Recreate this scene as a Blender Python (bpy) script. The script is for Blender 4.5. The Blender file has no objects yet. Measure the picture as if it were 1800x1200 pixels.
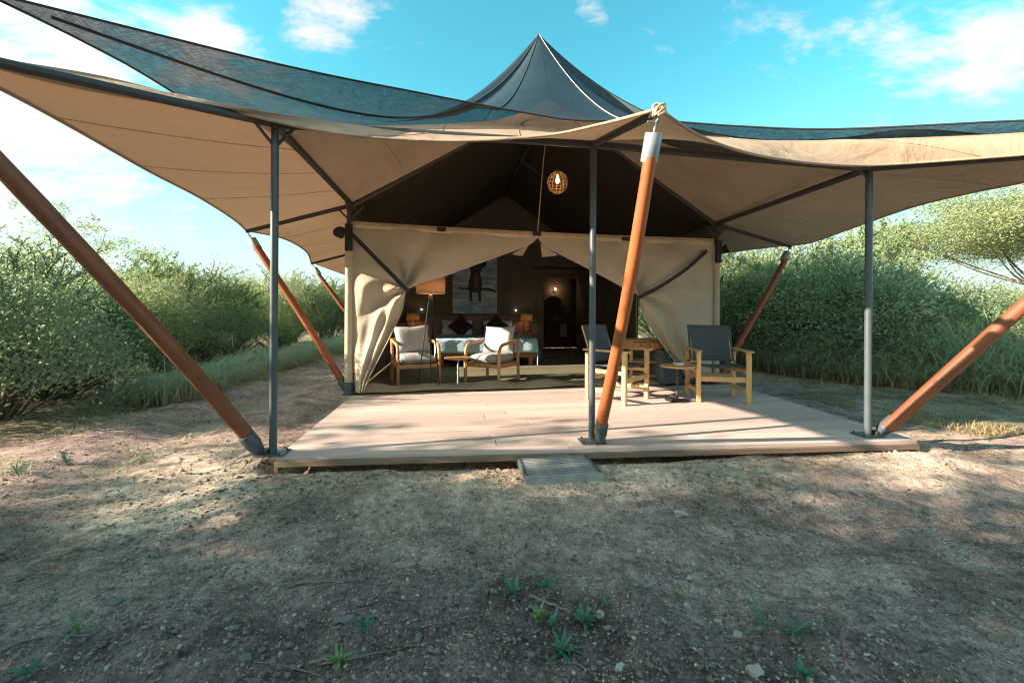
import bpy, bmesh, math, random
import numpy as np
from mathutils import Vector, Matrix, Quaternion

random.seed(7)
RNG = np.random.default_rng(11)
SC = bpy.context.scene
COL = SC.collection
R = math.radians

# ------------------------------------------------------------------ camera
DECK = 0.15                      # deck top above the ground
EYE = DECK + 1.04
FOC, HX, HY, ROLL = 720.0, 900.0, 552.0, R(0.35)
cam_d = bpy.data.cameras.new('camera')
cam_d.sensor_width = 36.0
cam_d.lens = FOC / 1800 * 36
cam_d.shift_y = -(600 - HY) / 1800
cam_d.clip_start, cam_d.clip_end = 0.05, 3000
cam = bpy.data.objects.new('camera', cam_d)
COL.objects.link(cam)
cam.matrix_world = Matrix.Translation((0, 0, EYE)) @ Matrix.Rotation(R(90), 4, 'X') @ Matrix.Rotation(ROLL, 4, 'Z')
SC.camera = cam

# ------------------------------------------------------------------ light
SUN_EL = R(21.5)
SUN_AZ = math.atan2(-0.965, -0.26)          # sun stands left of and a little behind the camera
sun_from = Vector((math.cos(SUN_EL) * math.sin(SUN_AZ), math.cos(SUN_EL) * math.cos(SUN_AZ), math.sin(SUN_EL)))
sd = bpy.data.lights.new('sun', 'SUN')
sd.energy, sd.angle, sd.color = 4.5, R(0.55), (1.0, 0.80, 0.62)
so = bpy.data.objects.new('sun', sd)
so.rotation_euler = (-sun_from).to_track_quat('-Z', 'Y').to_euler()
so.location = (-20, -8, 14)
COL.objects.link(so)
SC.view_settings.view_transform = 'Standard'
SC.view_settings.look = 'None'
SC.view_settings.exposure = 2.05
SC.view_settings.gamma = 1.0
SC.cycles.filter_width = 1.1
SC.cycles.use_denoising = True
SC.cycles.denoising_prefilter = 'NONE'
SC.cycles.denoising_input_passes = 'RGB_ALBEDO'
SC.cycles.sample_clamp_indirect = 6.0
SC.view_settings.use_curve_mapping = False

def N(nt, kind, **kw):
    n = nt.nodes.new(kind)
    for k, v in kw.items():
        if k == 'ins':
            for kk, vv in v.items():
                n.inputs[kk].default_value = vv
        else:
            setattr(n, k, v)
    return n

def make_world():
    w = bpy.data.worlds.new('World')
    SC.world = w
    w.use_nodes = True
    nt = w.node_tree
    nt.nodes.clear()
    L = nt.links.new
    out = N(nt, 'ShaderNodeOutputWorld')
    bg = N(nt, 'ShaderNodeBackground')
    bg.inputs['Strength'].default_value = 0.15
    L(bg.outputs[0], out.inputs[0])
    sky = N(nt, 'ShaderNodeTexSky', sky_type='NISHITA')
    sky.sun_disc = False
    sky.sun_elevation = SUN_EL
    sky.sun_rotation = SUN_AZ % (2 * math.pi)
    sky.air_density, sky.dust_density, sky.ozone_density = 1.0, 1.6, 0.6
    tint = N(nt, 'ShaderNodeMix', data_type='RGBA', blend_type='MULTIPLY')
    tint.inputs['Factor'].default_value = 1.0
    tint.inputs['B'].default_value = SKY_TINT
    L(sky.outputs[0], tint.inputs['A'])
    # clouds: noise on a plane overhead, gathered where the photograph has them; one more is added out of view
    tc = N(nt, 'ShaderNodeTexCoord')
    sep = N(nt, 'ShaderNodeSeparateXYZ')
    L(tc.outputs['Generated'], sep.inputs[0])
    den = N(nt, 'ShaderNodeMath', operation='ADD'); den.inputs[1].default_value = 0.22
    L(sep.outputs['Z'], den.inputs[0])
    mx = N(nt, 'ShaderNodeMath', operation='MAXIMUM'); mx.inputs[1].default_value = 0.05
    L(den.outputs[0], mx.inputs[0])
    dx = N(nt, 'ShaderNodeMath', operation='DIVIDE'); L(sep.outputs['X'], dx.inputs[0]); L(mx.outputs[0], dx.inputs[1])
    dy = N(nt, 'ShaderNodeMath', operation='DIVIDE'); L(sep.outputs['Y'], dy.inputs[0]); L(mx.outputs[0], dy.inputs[1])
    cmb = N(nt, 'ShaderNodeCombineXYZ'); L(dx.outputs[0], cmb.inputs[0]); L(dy.outputs[0], cmb.inputs[1])
    mp = N(nt, 'ShaderNodeMapping'); mp.inputs['Rotation'].default_value = (0, 0, R(-25)); mp.inputs['Scale'].default_value = (1.0, 1.5, 1)
    mp.inputs['Location'].default_value = (3.1, 1.7, 0)
    L(cmb.outputs[0], mp.inputs[0])
    nz = N(nt, 'ShaderNodeTexNoise'); nz.inputs['Scale'].default_value = 4.2; nz.inputs['Detail'].default_value = 10; nz.inputs['Roughness'].default_value = 0.62
    nz.inputs['Distortion'].default_value = 0.25
    L(mp.outputs[0], nz.inputs['Vector'])
    acc = nz.outputs['Fac']
    def blob(px, py, half_deg, gain):
        nonlocal acc
        dxp, dyp = (px - HX, py - HY) if not isinstance(px, tuple) else (0, 0)
        d = Vector(px).normalized() if isinstance(px, tuple) else Vector((dxp * math.cos(ROLL) + dyp * math.sin(ROLL), FOC, -(dyp * math.cos(ROLL) - dxp * math.sin(ROLL)))).normalized()
        dot = N(nt, 'ShaderNodeVectorMath', operation='DOT_PRODUCT'); dot.inputs[1].default_value = d
        L(tc.outputs['Generated'], dot.inputs[0])
        mr = N(nt, 'ShaderNodeMapRange', interpolation_type='SMOOTHSTEP')
        mr.inputs['From Min'].default_value = math.cos(R(half_deg)); mr.inputs['From Max'].default_value = 1.0
        mr.inputs['To Min'].default_value = 0; mr.inputs['To Max'].default_value = gain
        L(dot.outputs['Value'], mr.inputs['Value'])
        ad = N(nt, 'ShaderNodeMath', operation='ADD'); L(acc, ad.inputs[0]); L(mr.outputs[0], ad.inputs[1])
        acc = ad.outputs[0]
    blob((-.45, -1, .75), 0, 75, .30)  # unseen cloud bank added behind the camera to whiten the shade
    for b in ((60, 110, 15, 0.08), (-150, 200, 22, 0.14), (-900, 100, 40, 0.12), (430, 85, 6.5, 0.18), (560, 25, 6, 0.22), (330, 60, 6, 0.12), (1040, 20, 3.0, 0.2),
              (1480, 55, 7, 0.09), (1620, 80, 8, 0.10), (1760, 60, 9, 0.10), (1320, 60, 5, 0.07), (800, 150, 3, .14), (1900, 90, 12, .09), (560, 5, 5, .1)):
        blob(*b)
    mr = N(nt, 'ShaderNodeMapRange', interpolation_type='SMOOTHSTEP')
    mr.inputs['From Min'].default_value = 0.60; mr.inputs['From Max'].default_value = 0.84
    mr.inputs['To Min'].default_value = 0; mr.inputs['To Max'].default_value = 0.8
    L(acc, mr.inputs['Value'])
    cl = N(nt, 'ShaderNodeMix', data_type='RGBA')
    L(mr.outputs[0], cl.inputs['Factor']); L(tint.outputs['Result'], cl.inputs['A'])
    cl.inputs['B'].default_value = CLOUD
    # the pale veil that thickens towards the horizon
    vr = N(nt, 'ShaderNodeMapRange', interpolation_type='SMOOTHERSTEP')
    vr.inputs['From Min'].default_value = 0.54; vr.inputs['From Max'].default_value = -0.12
    vr.inputs['To Min'].default_value = 0; vr.inputs['To Max'].default_value = 1.0
    L(sep.outputs['Z'], vr.inputs['Value'])
    ve = N(nt, 'ShaderNodeMix', data_type='RGBA')
    L(vr.outputs[0], ve.inputs['Factor']); L(cl.outputs['Result'], ve.inputs['A'])
    ve.inputs['B'].default_value = VEIL
    L(ve.outputs['Result'], bg.inputs['Color'])
SKY_TINT = (0.20, 0.66, 0.56, 1)
CLOUD = (2.0, 1.78, 1.70, 1)
VEIL = (1.50, 1.50, 1.53, 1)
make_world()

# ------------------------------------------------------------------ helpers
def P(px, py, y):
    """world point at distance y in front of the camera that the photograph shows at pixel px, py"""
    dx, dy = px - HX, py - HY
    c, s = math.cos(ROLL), math.sin(ROLL)
    return Vector(((dx * c + dy * s) / FOC * y, y, EYE - (dy * c - dx * s) / FOC * y))

def G(px, py, z=DECK):
    dx, dy = px - HX, py - HY
    c, s = math.cos(ROLL), math.sin(ROLL)
    return P(px, py, (EYE - z) * FOC / (dy * c - dx * s))

class MB:
    def __init__(s): s.v, s.f = [], []
    def add(s, vs, fs):
        b = len(s.v)
        s.v += [tuple(v) for v in vs]
        s.f += [tuple(b + i for i in f) for f in fs]
        return s
    def box(s, c, d, rz=0.0, bev=0.0, M=None):
        """a box, its long edges chamfered by bev"""
        x, y, z = d[0] / 2, d[1] / 2, d[2] / 2
        bm = bmesh.new()
        bmesh.ops.create_cube(bm, size=1.0)
        bmesh.ops.scale(bm, vec=(d[0], d[1], d[2]), verts=bm.verts)
        if bev > 0:
            bmesh.ops.bevel(bm, geom=bm.edges[:], offset=bev, segments=1 if bev < .012 else 2, affect='EDGES')
        T = (Matrix.Translation(c) @ Matrix.Rotation(rz, 4, 'Z')) if M is None else M
        bm.verts.index_update()
        s.add([T @ v.co for v in bm.verts], [[v.index for v in f.verts] for f in bm.faces])
        bm.free()
        return s
    def bar(s, a, b, w, h, up=Vector((0, 0, 1)), bev=0.0):
        a, b = Vector(a), Vector(b)
        d = b - a
        zax = d.normalized()
        xax = zax.cross(up)
        if xax.length < 1e-4: xax = zax.cross(Vector((0, 1, 0)))
        xax.normalize()
        yax = xax.cross(zax)
        M = Matrix((xax, -yax, zax)).transposed().to_4x4()
        M.translation = (a + b) / 2
        return s.box(None, (w, h, d.length), M=M, bev=bev)
    def tube(s, pts, r, n=10, cap=True):
        pts = [Vector(p) for p in pts]
        rs = r if isinstance(r, (list, tuple)) else [r] * len(pts)
        b = len(s.v)
        t0 = (pts[1] - pts[0]).normalized()
        nrm = t0.orthogonal().normalized()
        prev = t0
        for i, p in enumerate(pts):
            if i == 0: t = t0
            elif i == len(pts) - 1: t = (pts[i] - pts[i - 1]).normalized()
            else: t = (pts[i + 1] - pts[i - 1]).normalized()
            q = prev.rotation_difference(t)
            nrm = (q @ nrm).normalized()
            prev = t
            bn = t.cross(nrm)
            for k in range(n):
                a = 2 * math.pi * k / n
                s.v.append(tuple(p + (nrm * math.cos(a) + bn * math.sin(a)) * rs[i]))
        for i in range(len(pts) - 1):
            for k in range(n):
                k2 = (k + 1) % n
                s.f.append((b + i * n + k, b + i * n + k2, b + (i + 1) * n + k2, b + (i + 1) * n + k))
        if cap:
            s.f.append(tuple(b + k for k in reversed(range(n))))
            s.f.append(tuple(b + (len(pts) - 1) * n + k for k in range(n)))
        return s
    def lathe(s, prof, c=(0, 0, 0), n=20, cap=True):
        b = len(s.v)
        for (r, z) in prof:
            for k in range(n):
                a = 2 * math.pi * k / n
                s.v.append((c[0] + r * math.cos(a), c[1] + r * math.sin(a), c[2] + z))
        m = len(prof)
        for i in range(m - 1):
            for k in range(n):
                k2 = (k + 1) % n
                s.f.append((b + i * n + k, b + i * n + k2, b + (i + 1) * n + k2, b + (i + 1) * n + k))
        if cap:
            s.f.append(tuple(b + k for k in reversed(range(n))))
            s.f.append(tuple(b + (m - 1) * n + k for k in range(n)))
        return s
    def grid(s, rows):
        b = len(s.v)
        n, m = len(rows), len(rows[0])
        for r in rows: s.v += [tuple(p) for p in r]
        for i in range(n - 1):
            for j in range(m - 1):
                s.f.append((b + i * m + j, b + i * m + j + 1, b + (i + 1) * m + j + 1, b + (i + 1) * m + j))
        return s
    def mesh(s, name, smooth=False):
        me = bpy.data.meshes.new(name)
        me.from_pydata(s.v, [], s.f)
        if smooth:
            me.polygons.foreach_set('use_smooth', [True] * len(me.polygons))
        me.update()
        return me

def obj(name, me, mat, parent=None, loc=None, world=False, label=None, kind=None, solid=0.0, auto=None):
    if isinstance(me, MB): me = me.mesh(name, smooth=bool(auto))
    if mat and not me.materials: me.materials.append(mat)
    if auto and auto is not True: me.set_sharp_from_angle(angle=R(auto))
    o = bpy.data.objects.new(name, me)
    COL.objects.link(o)
    if parent is not None:
        o.parent = parent
        if world: o.matrix_parent_inverse = parent.matrix_basis.inverted()
    if loc is not None: o.location = loc
    if label: o['label'] = label
    if kind: o['kind'] = kind
    if solid:
        md = o.modifiers.new('thickness', 'SOLIDIFY'); md.thickness = solid; md.offset = 0
    return o

def tag(o, label=None, cat=None, group=None, kind=None):
    if label: o['label'] = label
    if cat: o['category'] = cat
    if group: o['group'] = group
    if kind: o['kind'] = kind
    return o

def thing(name, label, cat, loc=(0, 0, 0), rz=0.0, group=None):
    o = bpy.data.objects.new(name, None)
    o.empty_display_size = 0.1
    COL.objects.link(o)
    o.location = loc
    o.rotation_euler = (0, 0, rz)
    return tag(o, label, cat, group)

def dup(o, loc=None, rz=None, label=None, scale=None, parent=None):
    c = o.copy(); COL.objects.link(c)
    if parent is not None: c.parent = parent
    if loc is not None: c.location = loc
    if rz is not None: c.rotation_euler = (0, 0, rz)
    if scale is not None: c.scale = scale
    if label: c['label'] = label
    for ch in list(o.children): dup(ch, parent=c)
    return c

def np_mesh(name, V, F, tint=None, smooth=False):
    """V (n,3), F (m,4) or (m,3) arrays"""
    me = bpy.data.meshes.new(name)
    k = F.shape[1]
    me.vertices.add(len(V)); me.vertices.foreach_set('co', V.astype(np.float32).ravel())
    me.loops.add(F.size); me.loops.foreach_set('vertex_index', F.astype(np.int32).ravel())
    me.polygons.add(len(F))
    me.polygons.foreach_set('loop_start', np.arange(0, F.size, k, dtype=np.int32))
    if smooth: me.polygons.foreach_set('use_smooth', np.ones(len(F), dtype=bool))
    if tint is not None:
        at = me.attributes.new('tint', 'FLOAT', 'POINT'); at.data.foreach_set('value', tint.astype(np.float32))
    me.update(calc_edges=True)
    return me

def catmull(pts, n):
    """n points along a smooth curve through pts, even in arc length"""
    p = [Vector(q) for q in pts]
    p = [p[0] * 2 - p[1]] + p + [p[-1] * 2 - p[-2]]
    out = []
    for i in range(1, len(p) - 2):
        for k in range(16):
            t = k / 16
            a, b, c, d = p[i - 1], p[i], p[i + 1], p[i + 2]
            out.append(0.5 * ((2 * b) + (c - a) * t + (2 * a - 5 * b + 4 * c - d) * t * t + (3 * b - a - 3 * c + d) * t ** 3))
    out.append(p[-2])
    acc = [0.0]
    for i in range(1, len(out)): acc.append(acc[-1] + (out[i] - out[i - 1]).length)
    res, j = [], 0
    for k in range(n):
        s = acc[-1] * k / (n - 1)
        while j < len(out) - 2 and acc[j + 1] < s: j += 1
        u = (s - acc[j]) / max(1e-9, acc[j + 1] - acc[j])
        res.append(out[j].lerp(out[j + 1], min(1, u)))
    return res

def line(a, b, n, sag=0.0):
    a, b = Vector(a), Vector(b)
    return [a.lerp(b, k / (n - 1)) - Vector((0, 0, sag * 4 * (k / (n - 1)) * (1 - k / (n - 1)))) for k in range(n)]

def coons(bot, top, lef, rig, sag=0.0, full=False):
    m, n = len(bot), len(lef)
    rows = []
    for j in range(n):
        v = j / (n - 1)
        row = []
        for i in range(m):
            u = i / (m - 1)
            p = (bot[i] * (1 - v) + top[i] * v) + (lef[j] * (1 - u) + rig[j] * u) \
                - (bot[0] * (1 - u) * (1 - v) + bot[-1] * u * (1 - v) + top[0] * (1 - u) * v + top[-1] * u * v)
            p = p - Vector((0, 0, sag * 4 * u * (1 - u) * ((1 - (1 - 2 * v) ** 4) if full else 4 * v * (1 - v))))
            row.append(p)
        rows.append(row)
    return rows

def hash2(ix, iy, seed):
    h = (ix.astype(np.int64) * 374761393 + iy.astype(np.int64) * 668265263 + seed * 1442695041) & 0xffffffff
    h = ((h ^ (h >> 13)) * 1274126177) & 0xffffffff
    return ((h ^ (h >> 16)) & 0xffff) / 65535.0

def vnoise(x, y, seed=0):
    ix, iy = np.floor(x), np.floor(y)
    fx, fy = x - ix, y - iy
    fx, fy = fx * fx * (3 - 2 * fx), fy * fy * (3 - 2 * fy)
    a, b = hash2(ix, iy, seed), hash2(ix + 1, iy, seed)
    c, d = hash2(ix, iy + 1, seed), hash2(ix + 1, iy + 1, seed)
    return (a * (1 - fx) + b * fx) * (1 - fy) + (c * (1 - fx) + d * fx) * fy - 0.5

# ------------------------------------------------------------------ materials
def new_mat(name):
    m = bpy.data.materials.new(name)
    m.use_nodes = True
    nt = m.node_tree
    return m, nt, nt.nodes['Principled BSDF'], nt.nodes['Material Output']

def ramp(nt, fac, stops):
    r = N(nt, 'ShaderNodeValToRGB')
    while len(r.color_ramp.elements) < len(stops): r.color_ramp.elements.new(0.5)
    for e, (p, c) in zip(r.color_ramp.elements, stops):
        e.position = p
        e.color = (c[0], c[1], c[2], 1)
    nt.links.new(fac, r.inputs[0])
    return r.outputs[0]

def noise(nt, vec, scale, detail=4, rough=0.55, dist=0.0):
    n = N(nt, 'ShaderNodeTexNoise')
    n.inputs['Scale'].default_value = scale; n.inputs['Detail'].default_value = detail
    n.inputs['Roughness'].default_value = rough; n.inputs['Distortion'].default_value = dist
    if vec is not None: nt.links.new(vec, n.inputs['Vector'])
    return n.outputs['Fac']

def coords(nt, space='Object', scale=(1, 1, 1), rot=(0, 0, 0)):
    tc = N(nt, 'ShaderNodeTexCoord')
    mp = N(nt, 'ShaderNodeMapping'); mp.inputs['Scale'].default_value = scale; mp.inputs['Rotation'].default_value = rot
    nt.links.new(tc.outputs[space], mp.inputs[0])
    return mp.outputs[0]

def bump(nt, bs, h, strength=0.3, dist=0.01, prev=None):
    b = N(nt, 'ShaderNodeBump'); b.inputs['Strength'].default_value = strength; b.inputs['Distance'].default_value = dist
    nt.links.new(h, b.inputs['Height'])
    if prev is not None: nt.links.new(prev, b.inputs['Normal'])
    nt.links.new(b.outputs[0], bs.inputs['Normal'])
    return b.outputs[0]

def mix(nt, f, a, b, mode='MIX'):
    m = N(nt, 'ShaderNodeMix', data_type='RGBA', blend_type=mode)
    for k, v in (('Factor', f), ('A', a), ('B', b)):
        if isinstance(v, (int, float)): m.inputs[k].default_value = v
        elif isinstance(v, tuple): m.inputs[k].default_value = (*v[:3], 1)
        else: nt.links.new(v, m.inputs[k])
    return m.outputs['Result']

def plain(name, c1, c2=None, rough=0.6, scale=6, metal=0.0, bmp=0.15, bscale=40, spec=0.5, stretch=(1, 1, 1)):
    m, nt, bs, out = new_mat(name)
    v = coords(nt, 'Object', stretch)
    c2 = c2 or tuple(x * 0.75 for x in c1)
    nt.links.new(ramp(nt, noise(nt, v, scale, 6, 0.65), [(0.3, c2), (0.7, c1)]), bs.inputs['Base Color'])
    bs.inputs['Roughness'].default_value = rough
    bs.inputs['Metallic'].default_value = metal
    bs.inputs['Specular IOR Level'].default_value = spec
    if bmp: bump(nt, bs, noise(nt, v, bscale, 5, 0.6), bmp, 0.004)
    return m

def wood(name, c1, c2, stretch=(14, 14, 1.0), rough=0.5, scale=3.0, coat=0.0, knots=False):
    """grain that runs along the object's z unless stretch says otherwise"""
    m, nt, bs, out = new_mat(name)
    v = coords(nt, 'Object', stretch)
    oi = N(nt, 'ShaderNodeObjectInfo')
    ad = N(nt, 'ShaderNodeVectorMath', operation='ADD')
    sc = N(nt, 'ShaderNodeVectorMath', operation='SCALE'); sc.inputs[0].default_value = (17, 31, 23)
    nt.links.new(oi.outputs['Random'], sc.inputs['Scale'])
    nt.links.new(v, ad.inputs[0]); nt.links.new(sc.outputs[0], ad.inputs[1])
    g = noise(nt, ad.outputs[0], scale, 7, 0.62, 0.6)
    col = ramp(nt, g, [(0.28, c2), (0.5, tuple((a + b) / 2 for a, b in zip(c1, c2))), (0.72, c1)])
    if knots:
        vo = N(nt, 'ShaderNodeTexVoronoi'); vo.inputs['Scale'].default_value = 4.5
        nt.links.new(coords(nt, 'Object', (1.6, 1.6, .8)), vo.inputs['Vector'])
        col = mix(nt, ramp(nt, vo.outputs['Distance'], [(0.07, (1, 1, 1)), (0.14, (0, 0, 0))]), col, tuple(x * 0.25 for x in c2))
        big = noise(nt, coords(nt, 'Object'), 2.2, 3)
        col = mix(nt, ramp(nt, big, [(0.35, (0, 0, 0)), (0.75, (.55, .55, .55))]), col, tuple(x * 1.35 for x in c1))
    br = N(nt, 'ShaderNodeMapRange'); br.inputs['To Min'].default_value = 0.8; br.inputs['To Max'].default_value = 1.15
    nt.links.new(oi.outputs['Random'], br.inputs['Value'])
    col = mix(nt, 1.0, col, br.outputs[0], 'MULTIPLY')
    nt.links.new(col, bs.inputs['Base Color'])
    bs.inputs['Roughness'].default_value = rough
    bs.inputs['Coat Weight'].default_value = coat
    bs.inputs['Coat Roughness'].default_value = 0.25
    bump(nt, bs, g, 0.25, 0.004)
    return m

def cloth(name, c1, c2, trans=0.0, tcol=None, rough=0.85, scale=2.0, wr=0.35, wscale=3.0, weave=700, wdist=0.02, streak=(1, 1, 1)):
    m, nt, bs, out = new_mat(name)
    v = coords(nt, 'Object')
    col = ramp(nt, noise(nt, v, scale, 7, 0.66), [(0.25, c2), (0.7, c1)])
    nt.links.new(col, bs.inputs['Base Color'])
    bs.inputs['Roughness'].default_value = rough
    bs.inputs['Specular IOR Level'].default_value = 0.2
    b1 = N(nt, 'ShaderNodeBump'); b1.inputs['Strength'].default_value = wr; b1.inputs['Distance'].default_value = wdist
    vs = coords(nt, 'Object', streak)
    nt.links.new(noise(nt, vs, wscale, 5, 0.55, 0.8), b1.inputs['Height'])
    b2 = N(nt, 'ShaderNodeBump'); b2.inputs['Strength'].default_value = 0.12; b2.inputs['Distance'].default_value = 0.001
    nt.links.new(noise(nt, v, weave, 1), b2.inputs['Height'])
    nt.links.new(b1.outputs[0], b2.inputs['Normal'])
    nt.links.new(b2.outputs[0], bs.inputs['Normal'])
    if trans:
        tr = N(nt, 'ShaderNodeBsdfTranslucent'); tr.inputs['Color'].default_value = (*tcol, 1)
        ms = N(nt, 'ShaderNodeMixShader'); ms.inputs[0].default_value = trans
        nt.links.new(bs.outputs[0], ms.inputs[1]); nt.links.new(tr.outputs[0], ms.inputs[2])
        nt.links.new(ms.outputs[0], out.inputs[0])
    return m

def leaf_mat(name, stops, rough=0.55, trans=0.35, tcol=(0.25, 0.3, 0.05)):
    m, nt, bs, out = new_mat(name)
    at = N(nt, 'ShaderNodeAttribute', attribute_name='tint')
    oi = N(nt, 'ShaderNodeObjectInfo')
    mr = N(nt, 'ShaderNodeMapRange'); mr.inputs['To Min'].default_value = -0.12; mr.inputs['To Max'].default_value = 0.12
    nt.links.new(oi.outputs['Random'], mr.inputs['Value'])
    ad = N(nt, 'ShaderNodeMath', operation='ADD'); nt.links.new(at.outputs['Fac'], ad.inputs[0]); nt.links.new(mr.outputs[0], ad.inputs[1])
    col = ramp(nt, ad.outputs[0], stops)
    nt.links.new(col, bs.inputs['Base Color'])
    bs.inputs['Roughness'].default_value = rough
    bs.inputs['Specular IOR Level'].default_value = 0.35
    tr = N(nt, 'ShaderNodeBsdfTranslucent')
    nt.links.new(mix(nt, 1.0, col, tcol + (1,) if len(tcol) == 3 else tcol, 'MIX') if False else col, tr.inputs['Color'])
    ms = N(nt, 'ShaderNodeMixShader'); ms.inputs[0].default_value = trans
    nt.links.new(bs.outputs[0], ms.inputs[1]); nt.links.new(tr.outputs[0], ms.inputs[2])
    nt.links.new(ms.outputs[0], out.inputs[0])
    return m

def glow(name, c, strength, base=None):
    m, nt, bs, out = new_mat(name)
    bs.inputs['Base Color'].default_value = (*(base or c), 1)
    bs.inputs['Emission Color'].default_value = (*c, 1)
    bs.inputs['Emission Strength'].default_value = strength
    return m

def make_soil():
    m, nt, bs, out = new_mat('soil')
    v = coords(nt, 'Object')
    big = noise(nt, v, 0.55, 6, 0.6, 0.5)
    mid = noise(nt, v, 5.0, 8, 0.7)
    fine = noise(nt, v, 95.0, 6, 0.8)
    streak = noise(nt, coords(nt, 'Object', (0.5, 1.7, 1), (0, 0, R(12))), 2.4, 6, 0.62, 0.6)
    c = ramp(nt, streak, [(0.3, (0.230, 0.170, 0.158)), (0.5, (0.335, 0.251, 0.230)), (0.72, (0.509, 0.383, 0.342))])
    c = mix(nt, ramp(nt, big, [(0.38, (0, 0, 0)), (0.66, (.7, .7, .7))]), c, (0.509, 0.378, 0.321))
    # the dug up loose band close to the camera gets darker earth colours
    at = N(nt, 'ShaderNodeAttribute', attribute_name='loose')
    c = mix(nt, at.outputs['Fac'], c, mix(nt, mid, (0.167, 0.112, 0.108), (0.325, 0.219, 0.203)))
    at2 = N(nt, 'ShaderNodeAttribute', attribute_name='dust')
    c = mix(nt, at2.outputs['Fac'], c, mix(nt, mid, (0.541, 0.417, 0.327), (0.756, 0.618, 0.494)))
    at3 = N(nt, 'ShaderNodeAttribute', attribute_name='sod')
    c = mix(nt, at3.outputs['Fac'], c, mix(nt, mid, (0.208, 0.180, 0.117), (0.374, 0.308, 0.204)))
    c = mix(nt, 0.8, c, ramp(nt, mid, [(0.3, (.40, .39, .38)), (0.7, (1.3, 1.3, 1.3))]), 'MULTIPLY')
    c = mix(nt, 0.5, c, ramp(nt, noise(nt, v, 20.0, 6, 0.7), [(0.32, (.4, .39, .38)), (0.66, (1.35, 1.35, 1.35))]), 'MULTIPLY')
    c = mix(nt, 0.85, c, ramp(nt, fine, [(0.34, (.38, .37, .36)), (0.5, (.95, .95, .95)), (0.66, (1.55, 1.53, 1.5))]), 'MULTIPLY')
    # single pale and dark grains
    for sc_v, thr, dark in ((55.0, .955, .0), (120.0, .91, .0), (38.0, .95, 1.0), (85.0, .90, 1.0)):
        vg = N(nt, 'ShaderNodeTexVoronoi'); vg.inputs['Scale'].default_value = sc_v
        nt.links.new(v, vg.inputs['Vector'])
        sr = N(nt, 'ShaderNodeSeparateColor'); nt.links.new(vg.outputs['Color'], sr.inputs[0])
        gr = N(nt, 'ShaderNodeMath', operation='GREATER_THAN'); gr.inputs[1].default_value = thr; nt.links.new(sr.outputs[0], gr.inputs[0])
        dd = N(nt, 'ShaderNodeMath', operation='LESS_THAN'); dd.inputs[1].default_value = .42; nt.links.new(vg.outputs['Distance'], dd.inputs[0])
        fm = N(nt, 'ShaderNodeMath', operation='MULTIPLY'); nt.links.new(gr.outputs[0], fm.inputs[0]); nt.links.new(dd.outputs[0], fm.inputs[1])
        f2 = N(nt, 'ShaderNodeMath', operation='MULTIPLY'); f2.inputs[1].default_value = .75; nt.links.new(fm.outputs[0], f2.inputs[0])
        c = mix(nt, f2.outputs[0], c, (.075, .06, .052) if dark else (.60, .52, .44))
    # drying cracks
    vo = N(nt, 'ShaderNodeTexVoronoi', feature='DISTANCE_TO_EDGE'); vo.inputs['Scale'].default_value = 7.0
    wv = N(nt, 'ShaderNodeVectorMath', operation='ADD')
    nn = N(nt, 'ShaderNodeTexNoise'); nn.inputs['Scale'].default_value = 5; nn.inputs['Detail'].default_value = 4; nt.links.new(v, nn.inputs['Vector'])
    sc = N(nt, 'ShaderNodeVectorMath', operation='SCALE'); sc.inputs['Scale'].default_value = 0.35
    nt.links.new(nn.outputs['Color'], sc.inputs[0]); nt.links.new(v, wv.inputs[0]); nt.links.new(sc.outputs[0], wv.inputs[1])
    nt.links.new(wv.outputs[0], vo.inputs['Vector'])
    crk = ramp(nt, vo.outputs['Distance'], [(0.0, (0, 0, 0)), (0.03, (1, 1, 1))])
    where = ramp(nt, noise(nt, v, 0.9, 3), [(0.47, (1, 1, 1)), (0.6, (0, 0, 0))])
    crk = mix(nt, 1.0, crk, where, 'ADD')
    c = mix(nt, 1.0, c, mix(nt, 0.55, (1, 1, 1), crk), 'MULTIPLY')
    nt.links.new(c, bs.inputs['Base Color'])
    bs.inputs['Roughness'].default_value = 0.95
    bs.inputs['Specular IOR Level'].default_value = 0.15
    b = bump(nt, bs, mid, 1.0, 0.07)
    b = bump(nt, bs, noise(nt, v, 24.0, 6, 0.7), 0.9, 0.025, b)
    b = bump(nt, bs, fine, 1.0, 0.012, b)
    bump(nt, bs, crk, 0.4, 0.01, b)
    return m

def make_net():
    m, nt, bs, out = new_mat('shade_net')
    v = coords(nt, 'Object')
    w1 = noise(nt, coords(nt, 'Object', (420, 12, 12), (0, 0, R(9))), 1.0, 2)
    w2 = noise(nt, coords(nt, 'Object', (12, 420, 12), (0, 0, R(9))), 1.0, 2)
    w = mix(nt, 0.5, w1, w2)
    nt.links.new(ramp(nt, noise(nt, v, 1.5, 5), [(0.3, (0.004, 0.016, 0.026)), (0.7, (0.009, 0.028, 0.043))]), bs.inputs['Base Color'])
    bs.inputs['Roughness'].default_value = 0.6
    tr = N(nt, 'ShaderNodeBsdfTransparent')
    ms = N(nt, 'ShaderNodeMixShader')
    op = ramp(nt, w, [(0.36, (0.66, 0.66, 0.66)), (0.56, (0.95, 0.95, 0.95))])
    nt.links.new(op, ms.inputs[0])
    nt.links.new(tr.outputs[0], ms.inputs[1]); nt.links.new(bs.outputs[0], ms.inputs[2])
    nt.links.new(ms.outputs[0], out.inputs[0])
    bump(nt, bs, w, 0.3, 0.003)
    return m

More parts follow.
